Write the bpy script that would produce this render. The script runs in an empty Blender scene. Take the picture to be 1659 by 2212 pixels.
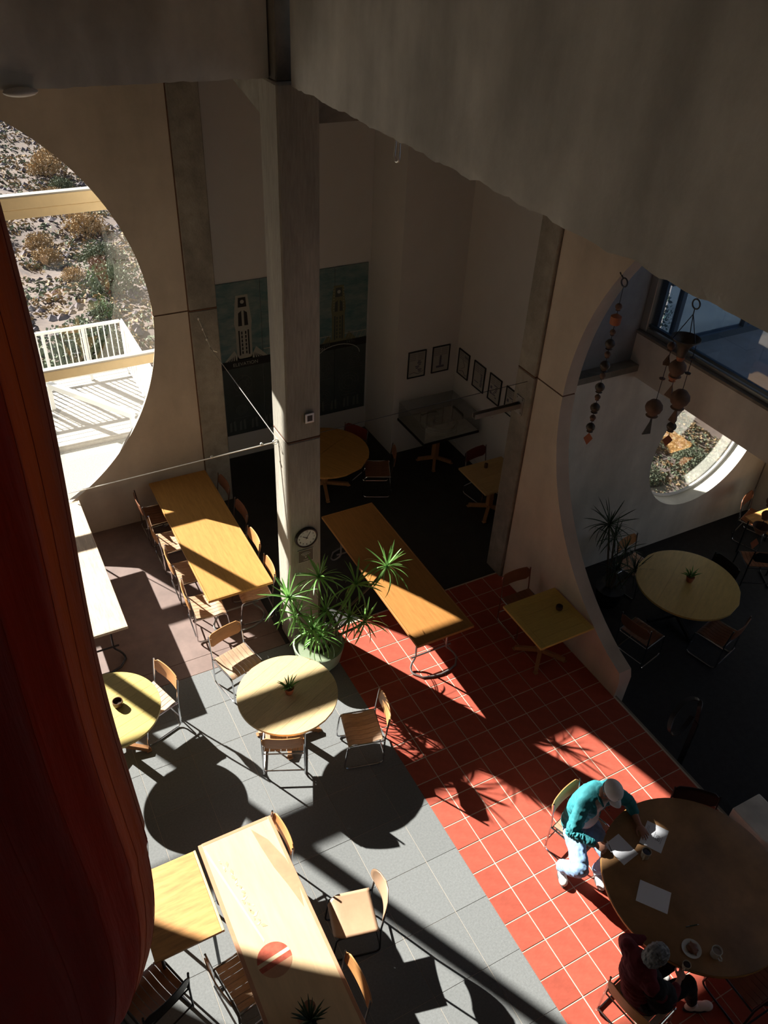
import bpy, bmesh, math, random
from mathutils import Vector, Matrix, noise, Euler
PI = math.pi
random.seed(7)
scene = bpy.context.scene
COL = scene.collection

# ------------------------------------------------------------------ camera, world, sun, exposure
cam_data = bpy.data.cameras.new('camera')
cam_data.sensor_fit = 'VERTICAL'
cam_data.sensor_height = 24.0
cam_data.lens = 1773.353 / 2212.0 * 24.0
cam_data.clip_start = 0.05
cam_data.clip_end = 500
cam = bpy.data.objects.new('camera', cam_data)
COL.objects.link(cam)
_r = Vector((0.88275, -0.46762, 0.04540)); _d = Vector((-0.2550, -0.5580, -0.7897))
_r.normalize(); _d = (_d - _r * _d.dot(_r)).normalized(); _f = _r.cross(_d)
_m = Matrix.Identity(4)
for _i in range(3):
    _m[_i][0] = _r[_i]; _m[_i][1] = -_d[_i]; _m[_i][2] = -_f[_i]
_m.translation = Vector((-3.5884, -3.7003, 8.3593))
cam.matrix_world = _m
scene.camera = cam

world = bpy.data.worlds.new('sky'); scene.world = world; world.use_nodes = True
_bg = world.node_tree.nodes['Background']
_bg.inputs['Color'].default_value = (0.62, 0.74, 1.0, 1)
_bg.inputs['Strength'].default_value = 0.34

sun_data = bpy.data.lights.new('sun', 'SUN'); sun_data.energy = 21; sun_data.angle = math.radians(0.55)
sun_data.color = (1.0, 0.95, 0.87)
sun = bpy.data.objects.new('sun', sun_data); COL.objects.link(sun)
sun.rotation_euler = Vector((-0.80, 1.55, 1.0)).to_track_quat('Z', 'Y').to_euler()
sun.location = (-8, 15, 12)

vs = scene.view_settings
vs.view_transform = 'Standard'; vs.look = 'None'; vs.gamma = 1.0; vs.use_curve_mapping = False
vs.exposure = 0.08
scene.cycles.diffuse_bounces = 8; scene.cycles.max_bounces = 14; scene.cycles.transparent_max_bounces = 12

# ------------------------------------------------------------------ materials
MATS = {}
def mat(name, col, rough=0.6, metal=0.0, var=0.0, scale=6.0, bump=0.0, bscale=60.0, spec=0.5, stretch=None,
        col2=None, stain=0.0, trans=0.0, rnd=0.0, emit=None):
    if name in MATS: return MATS[name]
    m = bpy.data.materials.new(name); m.use_nodes = True; MATS[name] = m
    nt = m.node_tree; N = nt.nodes; L = nt.links; b = N['Principled BSDF']
    b.inputs['Roughness'].default_value = rough; b.inputs['Metallic'].default_value = metal
    b.inputs['Specular IOR Level'].default_value = spec
    b.inputs['Base Color'].default_value = (*col, 1)
    tc = N.new('ShaderNodeTexCoord'); src = tc.outputs['Object']
    if stretch:
        mp = N.new('ShaderNodeMapping'); mp.inputs['Scale'].default_value = stretch; L.new(src, mp.inputs['Vector']); src2 = mp.outputs['Vector']
    else: src2 = src
    out = None
    if var > 0 or col2:
        nz = N.new('ShaderNodeTexNoise'); nz.inputs['Scale'].default_value = scale; nz.inputs['Detail'].default_value = 6
        nz.inputs['Roughness'].default_value = 0.65
        L.new(src2, nz.inputs['Vector'])
        rp = N.new('ShaderNodeValToRGB'); rp.color_ramp.elements[0].position = 0.3; rp.color_ramp.elements[1].position = 0.7
        c2 = col2 if col2 else tuple(c * (1 - var) for c in col); c1 = tuple(min(1, c * (1 + var)) for c in col) if not col2 else col
        rp.color_ramp.elements[0].color = (*c2, 1); rp.color_ramp.elements[1].color = (*c1, 1)
        L.new(nz.outputs['Fac'], rp.inputs['Fac']); out = rp.outputs['Color']
    if stain > 0:
        ns = N.new('ShaderNodeTexNoise'); ns.inputs['Scale'].default_value = 1.1; ns.inputs['Detail'].default_value = 4
        mp2 = N.new('ShaderNodeMapping'); mp2.inputs['Scale'].default_value = (1.6, 1.6, 0.45); L.new(src, mp2.inputs['Vector']); L.new(mp2.outputs['Vector'], ns.inputs['Vector'])
        mr = N.new('ShaderNodeMapRange'); mr.inputs['From Min'].default_value = 0.35; mr.inputs['From Max'].default_value = 0.65
        mr.inputs['To Min'].default_value = 1 - stain; mr.inputs['To Max'].default_value = 1 + stain * 0.4
        L.new(ns.outputs['Fac'], mr.inputs['Value'])
        mx = N.new('ShaderNodeVectorMath'); mx.operation = 'SCALE'
        if out: L.new(out, mx.inputs[0])
        else: mx.inputs[0].default_value = col
        L.new(mr.outputs['Result'], mx.inputs['Scale']); out = mx.outputs['Vector']
    if rnd > 0:
        oi = N.new('ShaderNodeObjectInfo'); mr = N.new('ShaderNodeMapRange')
        mr.inputs['To Min'].default_value = 1 - rnd; mr.inputs['To Max'].default_value = 1 + rnd
        L.new(oi.outputs['Random'], mr.inputs['Value'])
        mx = N.new('ShaderNodeVectorMath'); mx.operation = 'SCALE'
        if out: L.new(out, mx.inputs[0])
        else: mx.inputs[0].default_value = col
        L.new(mr.outputs['Result'], mx.inputs['Scale']); out = mx.outputs['Vector']
    if out: L.new(out, b.inputs['Base Color'])
    if bump > 0:
        nb = N.new('ShaderNodeTexNoise'); nb.inputs['Scale'].default_value = bscale; nb.inputs['Detail'].default_value = 5
        L.new(src2, nb.inputs['Vector'])
        bp = N.new('ShaderNodeBump'); bp.inputs['Strength'].default_value = bump; bp.inputs['Distance'].default_value = 0.02
        L.new(nb.outputs['Fac'], bp.inputs['Height']); L.new(bp.outputs['Normal'], b.inputs['Normal'])
    if trans > 0:
        tr = N.new('ShaderNodeBsdfTranslucent'); tr.inputs['Color'].default_value = (*col, 1)
        if out: L.new(out, tr.inputs['Color'])
        ms = N.new('ShaderNodeMixShader'); ms.inputs['Fac'].default_value = trans
        L.new(b.outputs['BSDF'], ms.inputs[1]); L.new(tr.outputs['BSDF'], ms.inputs[2])
        L.new(ms.outputs['Shader'], N['Material Output'].inputs['Surface'])
    return m
def glass(name, tint=(1, 1, 1), refl=0.06):
    m = bpy.data.materials.new(name); m.use_nodes = True; nt = m.node_tree; N = nt.nodes; L = nt.links
    N.remove(N['Principled BSDF'])
    t = N.new('ShaderNodeBsdfTransparent'); t.inputs['Color'].default_value = (*tint, 1)
    g = N.new('ShaderNodeBsdfGlossy'); g.inputs['Roughness'].default_value = 0.02
    lw = N.new('ShaderNodeLayerWeight'); lw.inputs['Blend'].default_value = 0.25
    mr = N.new('ShaderNodeMapRange'); mr.inputs['To Min'].default_value = refl; mr.inputs['To Max'].default_value = 0.6
    L.new(lw.outputs['Fresnel'], mr.inputs['Value'])
    ms = N.new('ShaderNodeMixShader'); L.new(mr.outputs['Result'], ms.inputs['Fac'])
    L.new(t.outputs['BSDF'], ms.inputs[1]); L.new(g.outputs['BSDF'], ms.inputs[2]); L.new(ms.outputs['Shader'], N['Material Output'].inputs['Surface'])
    MATS[name] = m; return m

concrete = mat('concrete', (0.27, 0.25, 0.21), 0.85, var=0.22, scale=5, bump=0.25, bscale=40, stain=0.35)
concrete_dk = mat('dark cast concrete', (0.27, 0.25, 0.215), 0.85, var=0.2, scale=6, bump=0.4, bscale=35, stain=0.35)
concrete_lt = mat('board formed concrete', (0.40, 0.37, 0.31), 0.85, var=0.18, scale=7, bump=0.35, bscale=30, stretch=(6, 6, 0.6), stain=0.3)
beam_mat = mat('beam concrete', (0.72, 0.72, 0.68), 0.9, var=0.10, scale=3, bump=0.12, bscale=25, stain=0.30)
plaster = mat('warm plaster', (0.52, 0.45, 0.37), 0.9, var=0.08, scale=2.5, bump=0.10, bscale=20, stain=0.16)
plaster_w = mat('white plaster', (0.76, 0.74, 0.67), 0.9, var=0.07, scale=3, bump=0.10, bscale=18, stain=0.2)
white_wall = mat('painted drywall', (0.58, 0.57, 0.56), 0.85, var=0.03, scale=2)
terra = mat('terracotta', (0.36, 0.078, 0.050), 0.7, spec=0.12, var=0.14, scale=7, rnd=0.10, bump=0.06, bscale=30)
grout = mat('grout', (0.55, 0.46, 0.37), 0.9, spec=0.1, var=0.1, scale=30)
slate = mat('grey paver', (0.180, 0.187, 0.187), 0.85, spec=0.15, var=0.13, scale=45, rnd=0.06, bump=0.10, bscale=120)
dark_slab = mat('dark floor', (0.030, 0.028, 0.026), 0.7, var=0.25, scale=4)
brown_slab = mat('stained concrete floor', (0.20, 0.135, 0.115), 0.55, var=0.15, scale=5, stain=0.15)
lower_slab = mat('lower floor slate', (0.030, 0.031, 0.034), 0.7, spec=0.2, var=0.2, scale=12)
steel = mat('chrome tube', (0.62, 0.62, 0.64), 0.16, 1.0)
dark_steel = mat('dark steel', (0.045, 0.045, 0.05), 0.4, 0.8)
grey_steel = mat('grey steel tube', (0.30, 0.29, 0.28), 0.4, 0.7)
iron = mat('galvanised cable', (0.55, 0.54, 0.50), 0.4, 0.9)
rust = mat('rusty joint', (0.12, 0.055, 0.03), 0.9, var=0.3, scale=30)
pine = mat('pine boards', (0.66, 0.49, 0.26), 0.42, var=0.13, scale=4, stretch=(2, 16, 2), rnd=0.07)
pine_y = mat('yellow pine boards', (0.60, 0.46, 0.14), 0.42, var=0.12, scale=4, stretch=(2, 16, 2), rnd=0.06)
oak = mat('honey oak veneer', (0.46, 0.235, 0.065), 0.45, spec=0.25, var=0.16, scale=3, stretch=(12, 1.2, 2), bump=0.03)
oak2 = mat('amber oak veneer', (0.37, 0.165, 0.045), 0.45, spec=0.25, var=0.15, scale=3, stretch=(12, 1.2, 2))
birch = mat('pale patched wood', (0.70, 0.50, 0.29), 0.4, var=0.10, scale=2.2, stretch=(7, 1, 2), bump=0.03)
fir = mat('fir plywood', (0.60, 0.30, 0.10), 0.45, var=0.28, scale=2.0, stretch=(1.5, 9, 2))
bleached = mat('bleached plywood', (0.66, 0.52, 0.38), 0.5, col2=(0.42, 0.31, 0.23), scale=3, stretch=(12, 1.5, 2))
walnut = mat('brown tabletop', (0.35, 0.19, 0.085), 0.36, var=0.25, scale=3, stain=0.25)
post_wood = mat('wooden pedestal', (0.36, 0.17, 0.07), 0.5, var=0.15, scale=5, stretch=(8, 8, 1))
chairwood = mat('chair plywood', (0.56, 0.265, 0.095), 0.4, var=0.14, scale=4, stretch=(2, 8, 8), rnd=0.08)
seatwood = mat('seat slats', (0.50, 0.32, 0.20), 0.5, var=0.2, scale=6, stretch=(8, 1.5, 2), rnd=0.12)
maroon_w = mat('maroon chair wood', (0.16, 0.022, 0.014), 0.4, var=0.1)
black_w = mat('black chair panel', (0.012, 0.012, 0.013), 0.45)
brown_w = mat('brown chair wood', (0.22, 0.085, 0.04), 0.4, var=0.15, scale=6)
inlay_red = mat('red inlay', (0.46, 0.10, 0.06), 0.35, var=0.35, scale=14)
inlay_tan = mat('tan inlay', (0.54, 0.28, 0.165), 0.35, var=0.10, scale=9)
birch2 = mat('tan wood chip', (0.58, 0.38, 0.22), 0.4)
inlay_pale = mat('pale inlay', (0.78, 0.60, 0.38), 0.35)
cream = mat('cream painted metal', (0.76, 0.62, 0.38), 0.45, var=0.06, scale=5)
white_paint = mat('white paint', (0.70, 0.70, 0.68), 0.5)
deck_mat = mat('weathered deck', (0.33, 0.31, 0.28), 0.8, var=0.15, scale=10, stretch=(1.5, 20, 2), rnd=0.08)
gravel = mat('pale gravel', (0.27, 0.26, 0.23), 0.95, var=0.35, scale=60, bump=0.5, bscale=80)
hill_mat = mat('dry hillside', (0.17, 0.125, 0.10), 0.95, var=0.0, col2=(0.09, 0.072, 0.07), scale=2.2, bump=0.6, bscale=7)
brush_g = mat('sage brush', (0.17, 0.20, 0.13), 0.9, var=0.3, scale=4, rnd=0.2)
brush_y = mat('dry gold brush', (0.34, 0.24, 0.13), 0.9, var=0.3, scale=4, rnd=0.2)
rock_m = mat('purple grey rock', (0.125, 0.108, 0.12), 0.95, var=0.35, scale=3, rnd=0.2)
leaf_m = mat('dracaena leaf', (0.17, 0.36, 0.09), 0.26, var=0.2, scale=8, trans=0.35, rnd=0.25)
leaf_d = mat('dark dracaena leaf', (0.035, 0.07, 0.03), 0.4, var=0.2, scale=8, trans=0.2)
stem_m = mat('plant stem', (0.10, 0.075, 0.045), 0.8, var=0.2, scale=30)
pot_g = mat('celadon pot', (0.23, 0.28, 0.18), 0.5, var=0.08, scale=6)
clay = mat('terracotta pot', (0.38, 0.13, 0.06), 0.7, var=0.1, scale=10)
soil = mat('soil', (0.035, 0.024, 0.016), 0.95, var=0.3, scale=50)
bell_m = mat('bell clay', (0.15, 0.085, 0.055), 0.8, var=0.3, scale=12)
bell_b = mat('dark bronze', (0.085, 0.07, 0.055), 0.5, 0.5, var=0.3, scale=14)
china = mat('cream stoneware', (0.62, 0.57, 0.44), 0.3)
china_w = mat('white stoneware', (0.66, 0.66, 0.62), 0.3)
dark_bowl = mat('brown glazed bowl', (0.10, 0.05, 0.03), 0.25)
coffee = mat('coffee', (0.05, 0.025, 0.012), 0.15)
paper = mat('paper', (0.86, 0.88, 0.95), 0.7)
ink = mat('ink', (0.10, 0.10, 0.14), 0.7)
black = mat('black plastic', (0.012, 0.012, 0.012), 0.35)
face_w = mat('clock face white', (0.72, 0.72, 0.68), 0.4)
sign_m = mat('sign brown', (0.11, 0.10, 0.08), 0.5)
sign_w = mat('sign print', (0.55, 0.53, 0.47), 0.6)
silver = mat('silver rim', (0.5, 0.5, 0.5), 0.3, 1.0)
skin_m = mat('skin', (0.42, 0.20, 0.13), 0.5, var=0.08, scale=12)
shirt_m = mat('teal shirt cloth', (0.02, 0.20, 0.23), 0.8, var=0.15, scale=9, bump=0.4, bscale=14)
tee_m = mat('grey tee cloth', (0.62, 0.60, 0.58), 0.9, bump=0.2, bscale=16)
jean_m = mat('washed denim', (0.20, 0.33, 0.52), 0.85, var=0.18, scale=9, bump=0.35, bscale=14)
cap_m = mat('grey cap cloth', (0.78, 0.78, 0.80), 0.85, var=0.08, scale=12)
shoe_m = mat('white trainer', (0.78, 0.77, 0.74), 0.6)
sole_m = mat('dark sole', (0.05, 0.05, 0.05), 0.7)
hair_m = mat('grey hair', (0.24, 0.25, 0.26), 0.7, var=0.6, scale=10, stretch=(1, 6, 1), bump=0.7, bscale=40)
mar_knit = mat('maroon knit', (0.13, 0.010, 0.018), 0.9, var=0.2, scale=12, bump=0.3, bscale=30)
blk_cloth = mat('black cloth', (0.010, 0.010, 0.011), 0.9)
white_sock = mat('white sock', (0.55, 0.53, 0.50), 0.8)
blue_frame = mat('blue grey frame', (0.055, 0.085, 0.12), 0.4, 0.3)
blue_deck = mat('blue grey roof membrane', (0.24, 0.28, 0.33), 0.7, var=0.15, scale=4)
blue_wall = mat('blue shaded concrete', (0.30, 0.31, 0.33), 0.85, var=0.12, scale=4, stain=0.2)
alu = mat('aluminium frame', (0.42, 0.41, 0.38), 0.45, 0.5)
acrylic = glass('acrylic case', (0.95, 0.96, 0.96), 0.04)
clear = glass('window glass', (0.96, 0.97, 0.97), 0.03)
model_m = mat('white model board', (0.70, 0.68, 0.62), 0.7, var=0.1, scale=8)
pic_paper = mat('picture paper', (0.36, 0.355, 0.33), 0.8)
pic_grey = mat('picture grey print', (0.16, 0.16, 0.155), 0.8)
poster_sky = mat('poster teal sky', (0.04, 0.145, 0.17), 0.6, col2=(0.24, 0.29, 0.28), scale=2.4, stretch=(1, 1, 2.6))
poster_dark = mat('poster chalkboard', (0.05, 0.065, 0.065), 0.6, var=0.2, scale=3)
poster_line = mat('poster pale ink', (0.36, 0.36, 0.32), 0.7)
poster_ochre = mat('poster ochre ink', (0.17, 0.17, 0.10), 0.7)
poster_blk = mat('poster black ink', (0.012, 0.013, 0.013), 0.7)
chalk = mat('poster chalk ink', (0.12, 0.135, 0.13), 0.7)

def fabric():
    m = bpy.data.materials.new('red sail cloth'); m.use_nodes = True; nt = m.node_tree; N = nt.nodes; L = nt.links
    b = N['Principled BSDF']; b.inputs['Roughness'].default_value = 0.75; b.inputs['Sheen Weight'].default_value = 0.3
    b.inputs['Base Color'].default_value = (0.07, 0.006, 0.003, 1)
    t = N.new('ShaderNodeBsdfTranslucent'); t.inputs['Color'].default_value = (0.82, 0.17, 0.035, 1)
    ms = N.new('ShaderNodeMixShader'); ms.inputs['Fac'].default_value = 0.45
    L.new(b.outputs['BSDF'], ms.inputs[1]); L.new(t.outputs['BSDF'], ms.inputs[2]); L.new(ms.outputs['Shader'], N['Material Output'].inputs['Surface'])
    tc = N.new('ShaderNodeTexCoord'); mp = N.new('ShaderNodeMapping'); mp.inputs['Scale'].default_value = (6, 6, 0.5)
    nz = N.new('ShaderNodeTexNoise'); nz.inputs['Scale'].default_value = 2.5; nz.inputs['Detail'].default_value = 4
    L.new(tc.outputs['Object'], mp.inputs['Vector']); L.new(mp.outputs['Vector'], nz.inputs['Vector'])
    bp = N.new('ShaderNodeBump'); bp.inputs['Strength'].default_value = 0.5; bp.inputs['Distance'].default_value = 0.05
    L.new(nz.outputs['Fac'], bp.inputs['Height']); L.new(bp.outputs['Normal'], b.inputs['Normal']); L.new(bp.outputs['Normal'], t.inputs['Normal'])
    return m
red_cloth = fabric()
seam_cloth = mat('sail seam tape', (0.45, 0.08, 0.035), 0.8, trans=0.5)

# ------------------------------------------------------------------ mesh helpers
class MB:
    def __init__(s): s.v = []; s.f = []
    def add(s, vs_, fs):
        o = len(s.v); s.v += [tuple(v) for v in vs_]; s.f += [tuple(i + o for i in f) for f in fs]; return s
    def box(s, a, b, rot=None, c=None):
        x0, y0, z0 = a; x1, y1, z1 = b
        P = [Vector(p) for p in ((x0,y0,z0),(x1,y0,z0),(x1,y1,z0),(x0,y1,z0),(x0,y0,z1),(x1,y0,z1),(x1,y1,z1),(x0,y1,z1))]
        if rot is not None:
            c = Vector(c) if c is not None else Vector(((x0+x1)/2,(y0+y1)/2,(z0+z1)/2))
            P = [c + rot @ (p - c) for p in P]
        return s.add(P, [(0,3,2,1),(4,5,6,7),(0,1,5,4),(1,2,6,5),(2,3,7,6),(3,0,4,7)])
    def cbox(s, c, d, rot=None):
        return s.box((c[0]-d[0]/2, c[1]-d[1]/2, c[2]-d[2]/2), (c[0]+d[0]/2, c[1]+d[1]/2, c[2]+d[2]/2), rot)
    def bar(s, p, q, w, h, up=(0,0,1)):
        p = Vector(p); q = Vector(q); d = (q - p).normalized(); u = Vector(up)
        if abs(d.dot(u)) > .95: u = Vector((1,0,0))
        a = d.cross(u).normalized() * w / 2; b = a.cross(d).normalized() * h / 2
        P = [p-a-b, p+a-b, p+a+b, p-a+b, q-a-b, q+a-b, q+a+b, q-a+b]
        return s.add(P, [(0,3,2,1),(4,5,6,7),(0,1,5,4),(1,2,6,5),(2,3,7,6),(3,0,4,7)])
    def tube(s, pts, r, n=8, closed=False, cap=True):
        pts = [Vector(p) for p in pts]; m = len(pts); rr = r if isinstance(r, (list, tuple)) else [r] * m
        rings = []; prev = None
        for i, p in enumerate(pts):
            if closed: d = pts[(i+1) % m] - pts[i-1]
            elif i == 0: d = pts[1] - p
            elif i == m-1: d = p - pts[i-1]
            else: d = (pts[i+1] - p).normalized() + (p - pts[i-1]).normalized()
            d = d.normalized() if d.length > 1e-9 else Vector((0,0,1))
            if prev is None:
                u = Vector((0,0,1)) if abs(d.z) < .9 else Vector((1,0,0)); a = d.cross(u).normalized()
            else:
                a = prev - d * prev.dot(d); a = a.normalized() if a.length > 1e-6 else d.orthogonal().normalized()
            prev = a; b = d.cross(a)
            rings.append([p + (a * math.cos(2*PI*k/n) + b * math.sin(2*PI*k/n)) * rr[i] for k in range(n)])
        V = [v for R in rings for v in R]; F = []
        for i in range(m if closed else m-1):
            j = (i+1) % m
            for k in range(n): F.append((i*n+k, i*n+(k+1) % n, j*n+(k+1) % n, j*n+k))
        if cap and not closed: F += [tuple(range(n))[::-1], tuple(range((m-1)*n, m*n))]
        return s.add(V, F)
    def lathe(s, prof, c=(0,0,0), n=24, axis='z', sx=1, sy=1, ring=False):
        V = []; F = []; m = len(prof)
        for (r, z) in prof:
            for k in range(n):
                t = 2*PI*k/n; V.append((r*math.cos(t)*sx, r*math.sin(t)*sy, z))
        if axis == 'y': V = [(x, -z, y) for x, y, z in V]
        if axis == 'x': V = [(z, x, y) for x, y, z in V]
        V = [(v[0]+c[0], v[1]+c[1], v[2]+c[2]) for v in V]
        for i in range(m-1):
            for k in range(n): F.append((i*n+k, i*n+(k+1)%n, (i+1)*n+(k+1)%n, (i+1)*n+k))
        if ring: F += [((m-1)*n+k, (m-1)*n+(k+1)%n, (k+1)%n, k) for k in range(n)]
        else: F += [tuple(range(n))[::-1], tuple(range((m-1)*n, m*n))]
        return s.add(V, F)
    def prism(s, pts, axis, a0, a1):
        # pts: 2d outline; axis is the extrusion axis; remaining axes in order
        def P(p, a):
            if axis == 'x': return (a, p[0], p[1])
            if axis == 'y': return (p[0], a, p[1])
            return (p[0], p[1], a)
        n = len(pts); V = [P(p, a0) for p in pts] + [P(p, a1) for p in pts]
        F = [tuple(range(n))[::-1], tuple(range(n, 2*n))] + [(i, (i+1)%n, (i+1)%n+n, i+n) for i in range(n)]
        return s.add(V, F)
    def sphere(s, c, r, nu=16, nv=10, rot=None):
        if not isinstance(r, (list, tuple)): r = (r, r, r)
        V = []; F = []
        for i in range(1, nv):
            for k in range(nu):
                t = PI*i/nv; p = 2*PI*k/nu
                V.append(Vector((r[0]*math.sin(t)*math.cos(p), r[1]*math.sin(t)*math.sin(p), r[2]*math.cos(t))))
        V += [Vector((0,0,r[2])), Vector((0,0,-r[2]))]
        for i in range(nv-2):
            for k in range(nu): F.append((i*nu+k, (i+1)*nu+k, (i+1)*nu+(k+1)%nu, i*nu+(k+1)%nu))
        t = len(V)-2
        for k in range(nu): F.append((t, k, (k+1)%nu)); F.append((t+1, (nv-2)*nu+(k+1)%nu, (nv-2)*nu+k))
        V = [Vector(c) + (rot @ v if rot else v) for v in V]
        return s.add(V, F)
    def mesh(s, name, smooth=False, bevel=0, segs=2):
        me = bpy.data.meshes.new(name); me.from_pydata(s.v, [], s.f)
        bm = bmesh.new(); bm.from_mesh(me); bmesh.ops.recalc_face_normals(bm, faces=bm.faces)
        if bevel > 0:
            es = [e for e in bm.edges if len(e.link_faces) == 2 and e.calc_face_angle(0) > 0.6]
            bmesh.ops.bevel(bm, geom=es, offset=bevel, segments=segs, profile=0.5, affect='EDGES', clamp_overlap=True)
        bm.to_mesh(me); bm.free()
        if smooth:
            me.shade_smooth()
            try: me.set_sharp_from_angle(angle=math.radians(40))
            except Exception: pass
        return me
    def build(s, name, m, parent=None, smooth=False, bevel=0, loc=None, rot=None, segs=2):
        o = bpy.data.objects.new(name, s.mesh(name, smooth, bevel, segs)); COL.objects.link(o)
        o.data.materials.append(m)
        if parent: o.parent = parent
        if loc: o.location = loc
        if rot: o.rotation_euler = rot
        return o

def tag(o, label=None, cat=None, group=None, kind=None):
    if label: o['label'] = label
    if cat: o['category'] = cat
    if group: o['group'] = group
    if kind: o['kind'] = kind
    return o
def thing(name, label, cat, loc=(0,0,0), rz=0, group=None, kind=None):
    o = bpy.data.objects.new(name, None); COL.objects.link(o); o.empty_display_size = 0.1
    o.location = loc; o.rotation_euler = (0, 0, rz); return tag(o, label, cat, group, kind)
def S(o, label, cat): return tag(o, label, cat, None, 'structure')
def inst(me, name, m, parent=None, mw=None, loc=None, rot=None, sc=None):
    o = bpy.data.objects.new(name, me); COL.objects.link(o)
    if m is not None and not me.materials: me.materials.append(m)
    if parent: o.parent = parent
    if mw is not None: o.matrix_local = mw
    if loc: o.location = loc
    if rot: o.rotation_euler = rot
    if sc: o.scale = sc
    return o
def copy_tree(o, parent=None):
    c = o.copy(); COL.objects.link(c)
    if parent: c.parent = parent
    for ch in list(o.children): copy_tree(ch, c)
    return c
def rad(d): return math.radians(d)
def circ(cx, cy, r, n=48, a0=0, a1=2*PI, end=False):
    k = n if not end else n
    return [(cx + r*math.cos(a0+(a1-a0)*i/n), cy + r*math.sin(a0+(a1-a0)*i/n)) for i in range(n + (1 if end else 0))]
def text_mesh(name, body, size, m, parent, loc, rot, extr=0.0008):
    cu = bpy.data.curves.new(name, 'FONT'); cu.body = body; cu.size = size; cu.extrude = extr; cu.align_x = 'CENTER'; cu.align_y = 'CENTER'
    o = bpy.data.objects.new(name, cu); COL.objects.link(o)
    dg = bpy.context.evaluated_depsgraph_get(); me = bpy.data.meshes.new_from_object(o.evaluated_get(dg))
    bpy.data.objects.remove(o); bpy.data.curves.remove(cu)
    me.name = name; me.materials.clear(); me.materials.append(m)
    return inst(me, name, m, parent, loc=loc, rot=rot)

# ================================================================== SETTING
ZL = -0.35           # lower floor of the right-hand room
ZB = 6.93            # underside of the big beams
H = 10.5

# ---- floor: base slab with tiles, pavers as parts
floor = thing('floor', 'cafe floor of red tiles, grey pavers and stained concrete', 'floor', (0,0,0), kind='structure')
MB().box((-9, -8, -0.30), (2.72, 3.62, -0.0035)).build('grout_bed', grout, floor)
MB().box((-9, 3.9, -0.30), (-0.80, 7.09, -0.002)).build('concrete_floor_slab', brown_slab, floor)
MB().box((-9, 3.63, -0.30), (-0.80, 3.895, -0.004)).build('concrete_floor_slab', brown_slab, floor)
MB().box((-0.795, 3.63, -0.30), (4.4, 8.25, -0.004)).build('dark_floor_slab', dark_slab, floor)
MB().box((-9, 7.10, -0.30), (-0.80, 8.4, -0.004)).build('window_bay_slab', gravel, floor)
tile_me = [MB().box((0.005, 0.005, -0.010), (0.295, 0.295, 0.0)).mesh('floor_tile', bevel=0.003, segs=1) for _ in range(1)]
tile_cut = MB().box((0.019, 0.005, -0.010), (0.295, 0.295, 0.0)).mesh('floor_tile', bevel=0.003, segs=1)
for i in range(-12, 11):
    for j in range(-1, 9):
        me = tile_me[0] if j >= 0 else tile_cut
        o = inst(me, 'floor_tile', terra, floor, loc=(j*0.3, -(i+1)*0.3, random.uniform(-0.001, 0.0008)))
# grey pavers 0.6 m
pav_me = {}
def paver(x0, y0, x1, y1):
    k = (round(x1-x0, 3), round(y1-y0, 3))
    if k not in pav_me: pav_me[k] = MB().box((0.0015, 0.0015, -0.010), (k[0]-0.0015, k[1]-0.0015, 0)).mesh('stone_paver', bevel=0.002, segs=1)
    inst(pav_me[k], 'stone_paver', slate, floor, loc=(x0, y0, random.uniform(-0.001, 0.0005)))
ys = [0.04 + 0.6*k for k in range(-12, 6)]
for r, y in enumerate(ys):
    y1 = min(y + 0.6, 3.62)
    if y1 - y < 0.05: continue
    xs = [-0.281, -0.66]; off = 0.61
    x = -0.66
    while x > -5.5: x -= off; xs.append(x)
    for a, b in zip(xs[:-1], xs[1:]): paver(b, y, a, y1)
MB().box((-9, -8, -0.012), (-5.54, 3.62, -0.001)).build('grey_floor_slab', slate, floor)
MB().box((2.70, -8, -0.35), (2.75, 0.95, -0.006)).build('tile_edge_curb', concrete, floor)
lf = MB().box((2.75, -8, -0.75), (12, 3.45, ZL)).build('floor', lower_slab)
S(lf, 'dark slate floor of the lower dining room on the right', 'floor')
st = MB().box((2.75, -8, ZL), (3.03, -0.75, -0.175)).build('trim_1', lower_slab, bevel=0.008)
S(st, 'dark concrete step leading down from the red tiles', 'step')

# ---- big wall with round window opening (plane y = 7.09)
CX, CZ, CR = -4.37, 3.40, 3.13
def flare(mb, cx, cz, r, y1, k):
    V = []
    for v in mb.v:
        dx, dz = v[0]-cx, v[2]-cz; rr = math.hypot(dx, dz)
        if abs(v[1]-y1) < 1e-6 and abs(rr-r) < 2e-3: v = (cx+dx*k, v[1], cz+dz*k)
        V.append(v)
    mb.v = V; return mb
wl = thing('wall_back', 'warm plastered concrete wall panel around the giant round window', 'wall', kind='structure')
def arc(cx, cz, r, a0, a1, n=40): return [(cx + r*math.cos(a0+(a1-a0)*i/n), cz + r*math.sin(a0+(a1-a0)*i/n)) for i in range(n+1)]
g = 0.010
sa = math.asin(g/CR)
flare(MB().prism([(-0.745, CZ-g), (-0.745, -0.05), (CX, -0.05)] + arc(CX, CZ, CR, -PI/2, -sa), 'y', 7.09, 7.24), CX, CZ, CR, 7.24, 1.014).build('lower_panel', plaster, wl, smooth=True)
flare(MB().prism([(-0.745, CZ+g), (-0.745, H), (CX, H)] + arc(CX, CZ, CR, PI/2, sa), 'y', 7.09, 7.24), CX, CZ, CR, 7.24, 1.014).build('upper_panel', plaster, wl, smooth=True)
flare(MB().prism([(-9.3, CZ-g), (-9.3, -0.05), (CX, -0.05)] + arc(CX, CZ, CR, -PI/2, -PI+sa), 'y', 7.09, 7.24), CX, CZ, CR, 7.24, 1.014).build('lower_panel', plaster, wl, smooth=True)
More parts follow.
